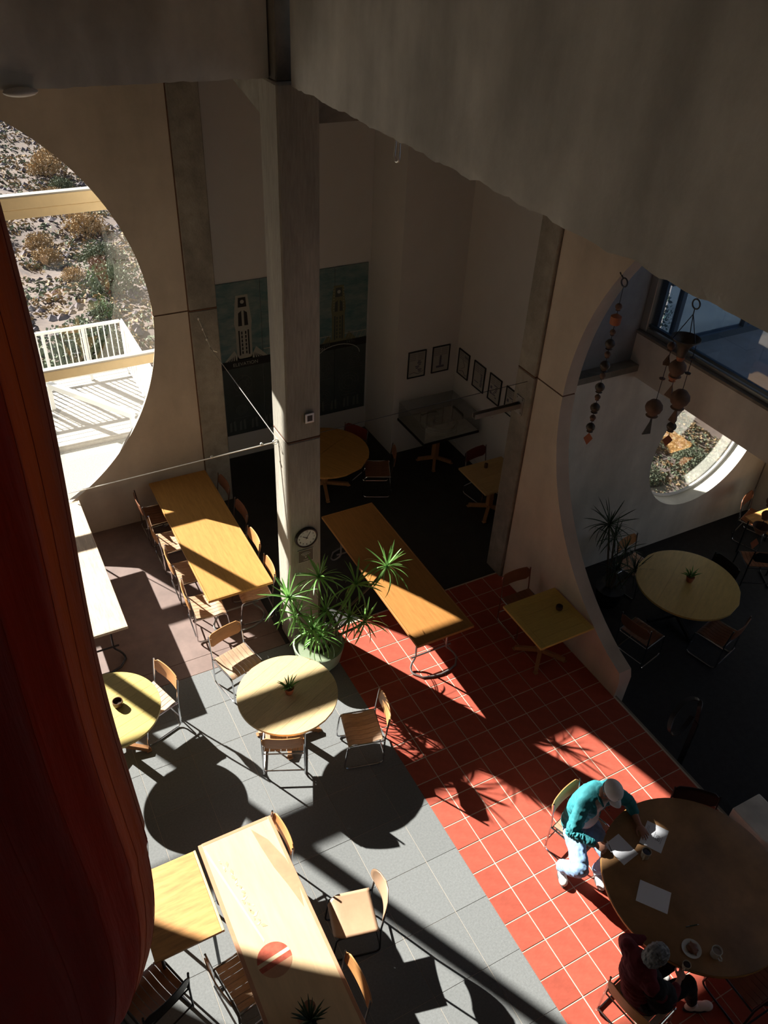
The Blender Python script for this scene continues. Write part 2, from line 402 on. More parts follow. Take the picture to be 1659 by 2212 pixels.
flare(MB().prism([(-9.3, CZ+g), (-9.3, H), (CX, H)] + arc(CX, CZ, CR, PI/2, PI-sa), 'y', 7.09, 7.24), CX, CZ, CR, 7.24, 1.014).build('upper_panel', plaster, wl, smooth=True)
MB().box((CX+CR+0.01, 7.10, CZ-g), (-0.745, 7.23, CZ+g)).build('panel_joint', rust, wl)

# ---- right-hand plaster wall with arched opening (plane x = 2.70)
wr = thing('wall_right', 'plastered wall cut by a giant circular arch, right of the concrete column', 'wall', kind='structure')
AY, AZ, AR = -0.23, 3.40, 3.22
def yin(z): return AY + math.sqrt(max(0, AR*AR - (z-AZ)**2))
zs = [0.42 + (CZ-g-0.42)*i/30 for i in range(31)]
MB().prism([(3.50, CZ-g), (3.50, ZL), (0.93, ZL), (0.91, 0.30), (0.95, 0.42)] + [(yin(z), z) for z in zs[1:]], 'x', 2.70, 2.90).build('lower_panel', plaster, wr, smooth=True)
zs = [CZ+g + (AZ+AR-0.001-CZ-g)*math.sin(PI/2*i/34) for i in range(35)]
MB().prism([(3.50, CZ+g)] + [(yin(z), z) for z in zs] + [(-3.4, 6.62), (-3.4, ZB), (3.50, ZB)], 'x', 2.70, 2.90).build('upper_panel', plaster, wr, smooth=True)
MB().box((2.71, 2.99, CZ-g), (2.89, 3.50, CZ+g)).build('panel_joint', rust, wr)

# ---- concrete columns
def column(label, x0, y0, x1, y1, joint=3.40, zlow=-0.05, top=ZB):
    concrete_lt = concrete_dk
    t = thing('column', label, 'column', kind='structure')
    MB().box((x0, y0, zlow), (x1, y1, joint-0.008)).build('lower_shaft', concrete_lt, t, bevel=0.012, segs=1)
    MB().box((x0+0.004, y0+0.004, joint-0.008), (x1-0.004, y1-0.004, joint+0.008)).build('pour_joint', rust, t)
    MB().box((x0, y0, joint+0.008), (x1, y1, top)).build('upper_shaft', concrete_lt, t, bevel=0.012, segs=1)
    return t
c1 = column('concrete column flush with the wall beside the giant round window', -0.735, 7.05, -0.33, 7.40)
c3 = column('concrete column with a steel bracket, left of the circular arch', 2.66, 3.51, 3.02, 3.88)
MB().box((-0.747, 7.075, 0), (-0.735, 7.3, ZB)).build('edge_groove', rust, c1)
MB().box((2.705, 3.500, 0), (2.9, 3.511, ZB)).build('edge_groove', rust, c3)
c2 = thing('column', 'tall free-standing concrete column carrying the wall clock', 'column', kind='structure')
MB().box((-0.735, 3.50, -0.05), (-0.33, 3.93, 3.30)).build('lower_shaft', concrete_lt, c2, bevel=0.015, segs=1)
MB().box((-0.733, 3.502, 3.30), (-0.332, 3.928, 3.314)).build('pour_joint', rust, c2)
MB().box((-0.735, 3.50, 3.314), (-0.33, 3.93, 6.93)).build('upper_shaft', concrete_lt, c2, bevel=0.015, segs=1)
MB().box((-0.705, 3.58, 6.93), (-0.50, 3.85, H)).build('top_shaft', concrete, c2, bevel=0.01, segs=1)

# ---- big beams and haunches
def rough_edge_box(a, b, axis, name, m, parent=None, amp=0.012, n=220):
    # a beam whose bottom front edge is slightly chipped
    mb = MB()
    (x0, y0, z0), (x1, y1, z1) = a, b
    V = []; F = []
    rows = n + 1
    for i in range(rows):
        t = i / n
        d0 = (noise.noise(Vector((t*60, 3.1, 0))) + 0.6*noise.noise(Vector((t*190, 8.3, 0)))) * amp
        d1 = noise.noise(Vector((t*70, 9.1, 2))) * amp
        if axis == 'x':
            x = x0 + (x1-x0)*t
            V += [(x, y0+abs(d1)*0.5, z0+d0), (x, y0, z0+0.05), (x, y0, z1), (x, y1, z1), (x, y1, z0)]
        else:
            y = y0 + (y1-y0)*t
            V += [(x0+abs(d1)*0.5, y, z0+d0), (x0, y, z0+0.05), (x0, y, z1), (x1, y, z1), (x1, y, z0)]
    for i in range(n):
        for k in range(5): F.append((i*5+k, i*5+(k+1)%5, (i+1)*5+(k+1)%5, (i+1)*5+k))
    F += [(0,1,2,3,4), tuple(n*5+k for k in range(5))]
    return mb.add(V, F).build(name, m, parent)
b1 = rough_edge_box((-9, 3.70, ZB+0.01), (-0.72, 3.95, H), 'x', 'concrete_beam', beam_mat)
S(b1, 'deep concrete beam crossing the top left corner', 'beam')
b2 = rough_edge_box((-0.60, -8, ZB-0.02), (-0.35, 3.49, H), 'y', 'concrete_beam', beam_mat, amp=0.02)
S(b2, 'huge deep concrete beam slanting across the top right corner', 'beam')
h1 = MB().prism([(3.93, 6.93), (3.93, 6.58), (5.5, 6.93)], 'x', -0.70, -0.45).build('beam_haunch', concrete, None)
S(h1, 'triangular concrete haunch left of the central column top', 'beam')
h2 = MB().box((-0.33, 3.68, 6.55), (2.66, 3.90, 6.94)).build('cross_beam', concrete, None)
S(h2, 'dark concrete cross beam right of the central column top', 'beam')
ce = MB().box((-0.34, -8, ZB+0.03), (4.55, 8.6, ZB+0.25)).box((-9.3, 3.96, ZB+0.03), (-0.35, 7.09, ZB+0.25)).box((-9.3, 7.24, ZB+0.03), (-0.35, 8.6, ZB+0.25)).build('ceiling', concrete)
S(ce, 'concrete ceiling slab over the alcoves', 'ceiling')
ce2 = MB().box((-9.3, -8.3, H), (-0.35, 7.32, H+0.2)).build('ceiling', concrete)
S(ce2, 'high concrete ceiling over the main hall', 'ceiling')

# ---- alcove walls
w = MB().box((-0.36, 8.20, -0.05), (2.90, 8.40, ZB+0.02)).build('wall_alcove', white_wall); S(w, 'painted alcove wall carrying the large tower poster', 'wall')
w = MB().box((-0.55, 7.40, -0.05), (-0.36, 8.40, ZB+.02)).build('wall_alcove_left', white_wall); S(w, 'short return wall behind the left concrete column', 'wall')
w = MB().box((2.72, 7.15, -0.05), (4.25, 8.19, ZB+0.02)).build('wall_corner_block', white_wall); S(w, 'painted wall block with two framed prints, behind the display case', 'wall')
w = MB().box((3.95, 3.89, -0.05), (4.25, 7.15, ZB+0.02)).build('wall_alcove_right', white_wall); S(w, 'painted alcove wall with a row of four framed prints', 'wall')
w = MB().box((3.935, 3.9, 0.0), (3.95, 7.14, 0.10)).build('baseboard_right', white_wall); S(w, 'pale baseboard below the row of framed prints', 'baseboard')
# wall behind c3 closing the alcove from the right-hand room
w = thing('wall_far_right', 'white plastered wall with a small round window over the lower floor', 'wall', kind='structure')
RX, RZ, RR = 6.30, 1.50, 1.14
MB().prism([(9.0, -0.6), (RX, -0.6)] + arc(RX, RZ, RR, -PI/2, PI/2) + [(RX, 3.30), (9.0, 3.30)], 'y', 3.40, 3.68).build('wall_panel', plaster_w, w, smooth=True)
MB().prism([(2.90, -0.6), (RX, -0.6)] + arc(RX, RZ, RR, -PI/2, -3*PI/2) + [(RX, 3.30), (2.90, 3.30)], 'y', 3.40, 3.68).build('wall_panel', plaster_w, w, smooth=True)
MB().box((2.901, 3.38, 3.22), (4.318, 3.555, 3.312)).build('wall_ledge', concrete, w)
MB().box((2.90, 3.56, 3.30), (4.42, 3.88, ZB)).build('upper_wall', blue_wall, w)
tag(MB().tube([(RX+(RR-0.02)*math.cos(t), 3.66, RZ+(RR-0.02)*math.sin(t)) for t in [2*PI*i/64 for i in range(64)]], 0.028, 6, closed=True).build('window_ring', white_paint, w, smooth=True))
w2 = MB().box((8.02, 1.5, -0.6), (8.25, 3.40, 3.2)).build('wall_far_end', plaster_w); S(w2, 'white end wall of the lower dining room, far right', 'wall')
MB().box((8.004, 3.385, ZL), (8.02, 3.40, 3.2)).build('corner_strip', alu, w2)
gl = MB().prism(circ(RX, RZ, RR-0.03, 48), 'y', 3.655, 3.661).build('window_3', glass('small window glass', (0.97, 0.98, 0.97), 0.008)); S(gl, 'round glass pane of the small window looking on green brush', 'window')
# spandrel beam below the clerestory and the right room roof
bx = MB().box((4.32, -8, 3.12), (4.60, 3.399, 3.72)).box((4.32, 3.399, 3.302), (4.60, 3.9, 3.72)).build('spandrel_beam', plaster_w); S(bx, 'pale concrete spandrel beam under the strip window, right', 'beam')
MB().box((4.29, -8, 3.72), (4.42, 3.69, 3.755)).build('window_ledge', concrete, bx)
gr2 = MB().box((8.3, -12, -0.75), (22, 3.9, -0.42)).build('added_bounce_yard', gravel); S(gr2, 'unseen gravel yard added to bounce sun into the lower dining room', 'yard')  # unseen ground, added to bounce sunlight into the lower room
rf = MB().box((4.60, -8, 3.20), (8.6, 3.68, 3.40)).build('roof_terrace', blue_deck); S(rf, 'blue grey roof terrace seen through the strip window', 'roof')
# clerestory window (plane x = 4.40)
w1 = thing('window_2', 'aluminium framed strip window above the spandrel beam, right edge', 'window', kind='structure')
MB().box((4.36, -8, 3.755), (4.44, 3.62, 3.81)).box((4.36, -8, 6.86), (4.44, 3.62, 6.93)).build('window_frame', alu, w1, bevel=0.006, segs=1)
MB().box((4.34, 3.44, 3.76), (4.46, 3.56, 6.93)).build('window_frame', alu, w1, bevel=0.008, segs=1)
MB().box((4.42, 3.34, 3.81), (4.47, 3.44, 6.9)).build('mullion', blue_frame, w1)
MB().box((4.375, -8, 3.83), (4.425, 3.5, 3.87)).build('window_sash', blue_frame, w1)
MB().box((4.394, -7.9, 3.86), (4.400, 3.45, 6.88)).build('window_pane', glass('strip window glass', (0.72, 0.80, 0.88), 0.05), w1)
# terrace glazing (y about 3.3)
w3 = thing('window_4', 'blue framed terrace glazing beyond the strip window', 'window', kind='structure')
MB().box((4.62, 3.42, 3.40), (8.4, 3.50, 3.50)).build('window_frame', blue_frame, w3)
for x in (4.85, 6.25, 7.8): MB().box((x, 3.42, 3.5), (x+0.07, 3.50, 6.8)).build('mullion', blue_frame, w3)
MB().box((4.62, 3.43, 4.35), (6.25, 3.49, 4.41)).build('window_rail', blue_frame, w3)
MB().box((4.62, 3.42, 6.8), (8.4, 3.50, 6.9)).build('window_frame', blue_frame, w3)
MB().box((4.63, 3.455, 3.5), (8.4, 3.460, 6.8)).build('window_pane', glass('terrace glass', (0.55, 0.68, 0.78), 0.06), w3)
ov = MB().box((4.56, 1.6, 6.9), (8.6, 8.4, 7.05)).build('added_shade_roof', concrete); S(ov, 'unseen concrete roof added to shade most of the terrace', 'roof')  # added out of view; shades the terrace except for a sun patch

# ---- hall shell behind the camera (keeps the light right)
w = MB().box((-9.3, -8.3, -0.3), (9.5, -8.0, H)).build('wall_front', plaster); S(w, 'plaster wall behind the viewer', 'wall')
wv = thing('wall_left', 'plain side wall of the hall', 'wall', kind='structure')
MB().box((-9.3, -8.0, -0.3), (-9.0, 7.09, 3.2)).build('lower_wall', plaster, wv)
MB().box((-9.3, -8.0, 3.2), (-9.0, 7.09, H)).build('upper_wall', plaster, wv)

# ---- exterior glazing of the giant round window (plane y = 8.25)
wg = thing('window_1', 'cream framed glazing outside the giant round opening', 'window', kind='structure')
MB().box((-9.3, 8.21, 4.66), (-0.98, 8.31, 4.82)).build('transom', cream, wg, bevel=0.008, segs=1)
MB().box((-9.3, 8.235, 4.53), (-0.98, 8.30, 4.655)).build('transom_ledge', cream, wg, bevel=0.006, segs=1)
MB().box((-9.3, 8.205, 4.82), (-0.98, 8.32, 4.84)).build('transom_cap', alu, wg)
MB().box((-9.3, 8.215, 2.12), (-0.98, 8.30, 2.28)).build('transom', cream, wg, bevel=0.008, segs=1)
MB().box((-9.3, 8.21, 2.28), (-0.98, 8.31, 2.305)).build('transom_cap', alu, wg)
MB().box((-9.3, 8.20, 6.78), (-0.98, 8.32, 6.95)).build('window_head', cream, wg)
for x in (-0.98, -3.25, -5.66, -7.9):
    MB().box((x-0.09 if x < -1 else x, 8.20, 0.0), (x+0.09, 8.32, ZB+.02)).build('mullion', cream, wg, bevel=0.006, segs=1)
for a, b in ((-0.98, -3.16), (-3.34, -5.57), (-5.75, -7.8)):
    for z0, z1 in ((0.05, 2.12), (2.30, 4.53), (4.84, 6.76)):
        MB().box((b, 8.257, z0), (a, 8.262, z1)).build('window_pane', clear, wg)
wb = MB().box((-0.89, 8.20, -0.05), (-0.55, 8.40, ZB+.02)).build('wall_window_return', plaster); S(wb, 'narrow wall strip at the right end of the outer glazing', 'wall')

# ================================================================== OUTSIDE
ter = MB()
NX, NY = 110, 120
def hz(x, y):
    s = max(0.0, y - 13.0)
    base = -3.2 - 0.05*s if y < 60 else -3.2 - 2.35 + (y-60)*0.18
    if y < 13: base = -3.2 + (13 - y)*0.06
    base += 0.9*noise.noise(Vector((x*0.11, y*0.11, 1))) + 0.28*noise.noise(Vector((x*0.5, y*0.5, 4))) + 0.12*noise.noise(Vector((x*1.6, y*1.6, 7)))
    # gully sides
    base += 0.10*max(0, -x-4) if y > 14 else 0
    return base
xsT = [-26 + 54*i/NX for i in range(NX+1)]; ysT = [4.2 + 95*(j/NY)**1.7 for j in range(NY+1)]
V = []; F = []
for j in range(NY+1):
    for i in range(NX+1): V.append((xsT[i], ysT[j], hz(xsT[i], ysT[j])))
for j in range(NY):
    for i in range(NX):
        # leave out the footprint of the building
        if ysT[j] < 8.5 and xsT[i+1] < 4.6: continue
        F.append((j*(NX+1)+i, j*(NX+1)+i+1, (j+1)*(NX+1)+i+1, (j+1)*(NX+1)+i))
hill = ter.add(V, F).build('hillside', hill_mat, None, smooth=True)
tag(hill, 'dry desert hillside beyond the giant round window', 'hillside', kind='structure')

def blob(seed, r=1.0, n=3, amp=0.45, squash=0.7):
    bm = bmesh.new(); bmesh.ops.create_icosphere(bm, subdivisions=n, radius=r)
    for v in bm.verts:
        k = 1 + amp*noise.noise(v.co*2.2/r + Vector((seed*7.1, 0, 0))) + amp*0.7*noise.noise(v.co*6/r + Vector((0, seed*3.3, 0)))
        v.co *= k; v.co.z *= squash
    me = bpy.data.meshes.new('blob'); bm.to_mesh(me); bm.free(); return me
def bush_mesh(seed, r=1.0, nleaf=1500):
    # a shrub of small leaf clumps on a twiggy core
    rn = random.Random(seed); mb = MB()
    for k in range(nleaf):
        th = rn.uniform(0, 2*PI); ph = math.acos(rn.uniform(-0.25, 1)); rr = r*rn.uniform(0.45, 1.0)*(0.8+0.35*noise.noise(Vector((math.cos(th)*2, math.sin(th)*2, seed))))
        c = Vector((rr*math.sin(ph)*math.cos(th), rr*math.sin(ph)*math.sin(th), rr*math.cos(ph)*0.75 + 0.25*r))
        s = r*rn.uniform(0.022, 0.05)
        R = Euler((rn.uniform(0, 6), rn.uniform(0, 6), rn.uniform(0, 6))).to_matrix()
        P = [c + R @ Vector(p)*s for p in ((-1, 0, 0), (0, 1, .3), (1, 0, 0), (0, -1, .3))]
        mb.add(P, [(0, 1, 2, 3)])
    return mb
bush_me = {}
for i in range(4):
    for nm, m in (('g', brush_g), ('y', brush_y)):
        me = bush_mesh(i*3+1).mesh('shrub'); me.materials.append(m); bush_me[(nm, i)] = me
def leaves_of(me, parent): pass
cnt = 0
def shrub(x, y, r, kind='g', label=None, zoff=0.0):
    global cnt
    cnt += 1
    t = thing('desert_shrub', label, 'shrub', (x, y, hz(x, y)-0.05*r), random.uniform(0, 6), 'desert shrubs on the slope outside')
    inst(bush_me[(kind, cnt % 4)], 'foliage', None, t, sc=(r, r, r*random.uniform(0.8, 1.1)))
    t2 = MB()
    for k in range(4):
        a = k*1.6; t2.tube([(0, 0, -0.1), (0.2*r*math.cos(a), 0.2*r*math.sin(a), 0.35*r), (0.5*r*math.cos(a), 0.5*r*math.sin(a), 0.7*r)], [0.04*r, 0.03*r, 0.015*r], 5)
    t2.build('stem', stem_m, t)
    return t
LB_L = 'desert shrub seen through the giant round window, among dry brush and rocks'
LB_R = 'green shrub just outside the small round window of the lower room'
PLACED = [(6.4, 6.3, 1.0)]
def far_enough(x, y, r):
    if any((x-a)**2+(y-b)**2 < (1.12*(r+c))**2 for a, b, c in PLACED): return False
    PLACED.append((x, y, r)); return True
rn = random.Random(11)
for (x, y, r) in ((0.3, 15.0, 1.7), (-0.6, 19.2, 1.7), (2.9, 18.4, 1.5), (-3.6, 15.2, 1.3)):
    if far_enough(x, y, r): shrub(x, y, r, 'g', LB_L)
for k in range(400):
    y = 14 + 34*rn.random()**1.2; x = rn.uniform(-9, 1) + (y-12)*0.06; r = rn.uniform(0.5, 1.3); q = rn.choice(['g', 'g', 'y'])
    if cnt < 48 and far_enough(x, y, r): shrub(x, y, r, q, LB_L)
rn = random.Random(5)
for k in range(300):
    x, y, r, q = rn.uniform(5.2, 12.5), rn.uniform(5.4, 15.0), rn.uniform(0.5, 1.0), 'g'
    if cnt < 74 and far_enough(x, y, r): shrub(x, y, r, q, LB_R)['group'] = 'shrubs outside the small round window'
# low brush and rocks nobody could count
mb = MB(); rn = random.Random(3)
for k in range(2600):
    y = 13 + 50*rn.random()**1.5; x = rn.uniform(-14, 6) + (y-12)*0.08; s = rn.uniform(0.06, 0.22)
    z = hz(x, y); c = Vector((x, y, z))
    P = [c + Vector((rn.uniform(-1, 1), rn.uniform(-1, 1), 0)).normalized()*s*rn.uniform(.6, 1.1) for _ in range(0)]
    q = [c + Vector((s*math.cos(a)*rn.uniform(.7, 1.2), s*math.sin(a)*rn.uniform(.7, 1.2), rn.uniform(-.05, .2)*s)) for a in (0, 1.26, 2.5, 3.77, 5.0)]
    tp = c + Vector((rn.uniform(-.3, .3)*s, rn.uniform(-.3, .3)*s, s*rn.uniform(.5, 1.0)))
    mb.add(q + [tp], [(0, 1, 5), (1, 2, 5), (2, 3, 5), (3, 4, 5), (4, 0, 5)])
tag(mb.build('rocks', rock_m, hill), kind='stuff')
for nm, m, n, sd, lab in (('dry_grass', brush_y, 42000, 21, 'tufts of golden dry grass covering the hillside'), ('low_brush', brush_g, 34000, 22, 'low grey green brush covering the hillside')):
    mb = MB(); rn = random.Random(sd)
    for k in range(n):
        y = 12.6 + 46*rn.random()**1.5; x = rn.uniform(-13, 7) + (y-12)*0.08
        near = k % 3 == 0
        if near: x = rn.uniform(4.8, 13); y = rn.uniform(6.2, 16)
        if noise.noise(Vector((x*0.55+sd, y*0.55, sd))) < -0.16: continue
        s = rn.uniform(0.04, 0.13)*(.55 if near else 1); c = Vector((x, y, hz(x, y)+s*0.3))
        R = Euler((rn.uniform(-1, 1), rn.uniform(-1, 1), rn.uniform(0, 6))).to_matrix()
        mb.add([c + R @ Vector(p)*s for p in ((-1, 0, 0), (0, 0.7, .5), (1, 0, 0), (0, -.7, .5))], [(0, 1, 2, 3)])
    tag(mb.build(nm, m, hill), kind='stuff')

t = thing('tree', 'leafy tree seen through the blue framed terrace glazing', 'tree', (6.4, 6.3, hz(6.4, 6.3)))
MB().tube([(0, 0, -.1), (.1, 0, 3.2), (-.1, .1, 6.6), (0, 0, 8.2)], [.16, .13, .09, .04], 8).build('trunk', stem_m, t, smooth=True)
for k, (x, y, z, r) in enumerate(((-1.0, -.4, 6.7, 1.0), (.5, .2, 7.2, 1.2), (-.5, .5, 8.2, 1.1), (1.4, -.2, 8.0, .9), (-1.5, .3, 7.9, .8), (.3, -.5, 5.9, .7))): inst(bush_me[('g', k % 4)], 'foliage', None, t, loc=(x, y, z), sc=(r, r, r), rot=(k, k*2, k))
# deck, gravel roof, railing
gr = MB().box((-9.5, 8.42, -0.45), (-0.2, 9.75, -0.10)).build('gravel_roof', gravel); S(gr, 'pale gravel roof strip just outside the giant window', 'roof')
dk = thing('deck', 'white weathered timber deck beyond the giant round window', 'deck', kind='structure')
pme = MB().box((0, 0.004, -0.03), (6.7, 0.141, 0.0)).mesh('deck_plank', bevel=0.003, segs=1)
for k in range(18): inst(pme, 'deck_plank', deck_mat, dk, loc=(-7.4, 9.80+k*0.145, -0.01+random.uniform(-.002, .002)))
MB().box((-7.4, 9.8, -0.30), (-0.7, 12.4, -0.045)).build('deck_joists', deck_mat, dk)
for x in (-7.2, -4.0, -0.85): MB().box((x, 12.2, -5.0), (x+0.12, 12.32, -0.30)).box((x, 9.9, -5.0), (x+0.12, 10.02, -0.30)).build('deck_post', deck_mat, dk)
rail = thing('deck_railing', 'white metal railing around the outdoor deck', 'railing', (0, 0, 0))
MB().box((-7.4, 12.02, 1.12), (-0.80, 12.08, 1.17)).build('top_rail', white_paint, rail)
MB().box((-7.4, 12.03, 0.10), (-0.80, 12.07, 0.14)).build('bottom_rail', white_paint, rail)
MB().box((-0.83, 9.80, 1.12), (-0.77, 12.08, 1.17)).build('top_rail', white_paint, rail)
MB().box((-0.82, 9.80, 0.10), (-0.78, 12.07, 0.14)).build('bottom_rail', white_paint, rail)
bal = MB().box((-0.010, -0.010, 0.14), (0.010, 0.010, 1.12)).mesh('baluster')
x = -0.92
while x > -5.6: inst(bal, 'baluster', white_paint, rail, loc=(x, 12.05, 0)); x -= 0.115
y = 9.86
while y < 12.0: inst(bal, 'baluster', white_paint, rail, loc=(-0.80, y, 0)); y += 0.115
for p in ((-0.80, 12.05), (-0.80, 9.82), (-3.1, 12.05), (-5.4, 12.05), (-1.55, 12.05), (-2.3, 12.05)): MB().box((p[0]-.028, p[1]-.028, -0.01), (p[0]+.028, p[1]+.028, 1.15)).build('railing_post', white_paint, rail)
br = MB().bar((-2.45, 11.2, 0.50), (-1.30, 9.5, 0.50), 0.10, 0.10).box((-2.50, 11.15, -0.01), (-2.42, 11.23, 0.5)).box((-1.36, 9.5, -0.10), (-1.28, 9.58, 0.5)).build('deck_handrail', white_paint)
tag(br, 'white diagonal rail crossing the outdoor deck in front of the railing', 'rail')

# ================================================================== FURNITURE
def round_corner(w, h, r, n=5, cx=0, cy=0):
    P = []
    for (sx, sy, a0) in ((1, 1, 0), (-1, 1, PI/2), (-1, -1, PI), (1, -1, 1.5*PI)):
        for i in range(n+1):
            a = a0 + PI/2*i/n; P.append((cx+sx*(w/2-r)+r*math.cos(a), cy+sy*(h/2-r)+r*math.sin(a)))
    return P
def seat_z(y):  # dished seat profile, y -0.2 (back) .. 0.2 (front)
    return 0.438 - 0.016*math.cos(y/0.2*PI*0.9) - (0.035*((y-0.12)/0.08)**2 if y > 0.12 else 0)
def strip(xc, w, th=0.010, n=8, y0=-0.20, y1=0.205):
    mb = MB(); V = []; F = []
    for i in range(n+1):
        y = y0+(y1-y0)*i/n; z = seat_z(y)
        V += [(xc-w/2, y, z), (xc+w/2, y, z), (xc+w/2, y, z-th), (xc-w/2, y, z-th)]
    for i in range(n):
        for k in range(4): F.append((i*4+k, i*4+(k+1)%4, (i+1)*4+(k+1)%4, (i+1)*4+k))
    F += [(0, 1, 2, 3), (n*4+3, n*4+2, n*4+1, n*4)]
    return mb.add(V, F)
def arcpts(p, c, q, n=4):
    p, c, q = Vector(p), Vector(c), Vector(q)
    return [(p*(1-t)**2 + c*2*t*(1-t) + q*t*t) for t in [i/n for i in range(n+1)]]
def side_loop(x):
    P = [(x, -0.262, 0.80), (x, -0.225, 0.47)]
    P += arcpts((x, -0.222, 0.10), (x, -0.235, 0.011), (x, -0.16, 0.011))
    P += arcpts((x, 0.17, 0.011), (x, 0.255, 0.011), (x, 0.245, 0.08))
    P += arcpts((x, 0.215, 0.38), (x, 0.205, 0.428), (x, 0.15, 0.425))
    P += [(x, -0.222, 0.425)]
    return P
ST = {'wood': (chairwood, seatwood, steel), 'maroon': (maroon_w, brown_w, steel), 'black': (black_w, brown_w, dark_steel), 'brown': (brown_w, brown_w, steel)}
def back_mesh():
    mb = MB(); o = round_corner(0.47, 0.20, 0.045, 4, 0, 0.70)
    n = len(o); V = []
    # split panel in columns for a gentle curve
    xs = [-0.235 + 0.47*i/10 for i in range(11)]
    def hh(x):
        d = abs(x) - (0.235-0.045)
        return 0.10 if d <= 0 else 0.055 + math.sqrt(max(0, 0.045**2 - d*d))
    F = []
    for x in xs:
        h = max(0.055, hh(x)); yb = -0.262 - 0.028*(1-(x/0.235)**2)
        for (z, dy) in ((0.70+h, -0.014), (0.70-h, 0.010)):
            V += [(x, yb+dy-0.006, z), (x, yb+dy+0.006, z)]
    for i in range(10):
        a = i*4; b = (i+1)*4
        F += [(a, b, b+2, a+2), (a+1, a+3, b+3, b+1), (a, a+1, b+1, b), (a+2, b+2, b+3, a+3)]
    F += [(0, 2, 3, 1), (40, 41, 43, 42)]
    return mb.add(V, F)
MES = {}
def cm(key, mk, m):   # cached mesh with its material
    k = (key, m.name)
    if k not in MES:
        me = mk(); me.materials.append(m); MES[k] = me
    return MES[k]
def chair_proto(style):
    bm_, sm_, fm_ = ST[style]
    t = thing('dining_chair', 'x', 'chair')
    inst(cm('back', lambda: back_mesh().mesh('backrest', smooth=True, bevel=0.002, segs=1), bm_), 'backrest', None, t)
    for k in range(7):
        x = -0.192 + 0.064*k
        inst(cm('slat', lambda: strip(0, 0.058).mesh('seat_slat', smooth=True), sm_), 'seat_slat', None, t, loc=(x, 0, 0))
    for s in (-1, 1):
        inst(cm('side%d' % s, lambda: MB().tube(side_loop(0.236*s), 0.0105, 8).mesh('side_frame', smooth=True), fm_), 'side_frame', None, t)
    inst(cm('bar', lambda: MB().tube([(-0.236, 0.19, 0.412), (0.236, 0.19, 0.412)], 0.009, 6).mesh('crossbar', smooth=True), fm_), 'crossbar', None, t)
    inst(cm('bar', lambda: None, fm_), 'crossbar', None, t, loc=(0, -0.40, 0))
    inst(cm('bar2', lambda: MB().tube([(-0.232, -0.235, 0.13), (0.232, -0.235, 0.13)], 0.009, 6).mesh('stretcher', smooth=True), fm_), 'stretcher', None, t)
    scr = cm('screw', lambda: MB().lathe([(0.007, 0), (0.007, 0.004)], n=8, axis='y').mesh('screw'), steel)
    for s in (-1, 1):
        for z in (0.66, 0.74): inst(scr, 'screw', None, t, loc=(0.205*s, -0.266, z))
    return t
PROTO = {}; USED = set()
def chair(style, bx, by, face, label, group=None, z=0.0, off=0.262):
    """place by the centre of the backrest; face = heading in degrees"""
    if style not in PROTO: PROTO[style] = chair_proto(style)
    p = PROTO[style]
    t = p if style not in USED else copy_tree(p); USED.add(style)
    a = rad(face); t.location = (bx + off*math.cos(a), by + off*math.sin(a), z); t.rotation_euler = (0, 0, a - PI/2)
    for k in ('group',):
        if k in t: del t[k]
    tag(t, label, 'chair', group); return t
G1 = 'chairs along the left long oak table'
chair('brown', -1.93, 6.60, 0, 'dark chair at the far left corner of the left long table, by the plaster wall', G1)
chair('wood', -1.91, 5.88, 0, 'sunlit chair second from the far end, left side of the left long table', G1)
chair('wood', -1.89, 5.14, -2, 'sunlit chair third from the far end, left side of the left long table', G1)
chair('wood', -1.89, 4.38, -4, 'chair nearest the viewer on the left side of the left long table', G1)
chair('brown', -0.62, 6.52, 182, 'dark chair at the far right corner of the left long table, against the column', G1)
chair('brown', -0.60, 5.80, 182, 'brown chair second from the far end, right side of the left long table', G1)
chair('wood', -0.67, 5.08, 180, 'bright orange chair back third from the far end, right side of the left long table', G1)
chair('wood', -0.70, 4.40, 176, 'chair nearest the plant on the right side of the left long table', G1)
chair('wood', -1.66, 3.49, -76, 'chrome and wood chair behind the sunlit round table, slatted seat in the sun')
chair('wood', -0.40, 1.57, 166, 'wooden chair right of the sunlit round table, seat in shade')
chair('wood', -1.63, 1.66, 66, 'chair with its back to the viewer in front of the sunlit round table')
chair('wood', -2.51, 3.16, 199, 'wooden chair right of the half-hidden round table beside the red sail')
chair('wood', -2.06, 0.62, 183, 'chair pushed in at the far right side of the patched wood table')
chair('wood', -2.00, -0.95, 181, 'chair pushed in at the near right side of the patched wood table')
chair('wood', -3.08, -0.42, 10, 'chair pushed in on the left side of the patched wood table')
chair('black', -3.52, -0.36, 112, 'dark chair seen from behind at the bottom left, by the plywood table')
chair('brown', 2.34, 2.80, -90, 'dark chair at the far side of the square table by the arch wall')
chair('wood', 4.64, 3.00, -79, 'chair with orange back at the plastered wall, lower dining room', 'chairs round the lower dining room table', ZL)
chair('black', 5.67, 1.94, 180, 'black backed chair right of the lower room round table', 'chairs round the lower dining room table', ZL)
chair('brown', 3.53, 1.55, 12, 'brown chair nearest the arch wall end, lower dining room', 'chairs round the lower dining room table', ZL)
chair('brown', 4.84, 0.88, 104, 'dark chair on the near side of the lower room round table', 'chairs round the lower dining room table', ZL)
chair('brown', 7.30, 3.02, -70, 'chair at the far right corner by the sunlit table, lower dining room', None, ZL)
chair('black', 6.45, 1.80, 60, 'dark chair at the right edge near a small sun patch, lower dining room', None, ZL)
chair('black', 2.06, -0.93, 230, 'black chair behind the big brown round table')
chair('black', 1.35, -2.74, 90, 'dark slatted chair tucked under the near side of the big round table')
chair('maroon', 3.52, 5.66, -80, 'maroon backed chair behind the small table in the alcove')
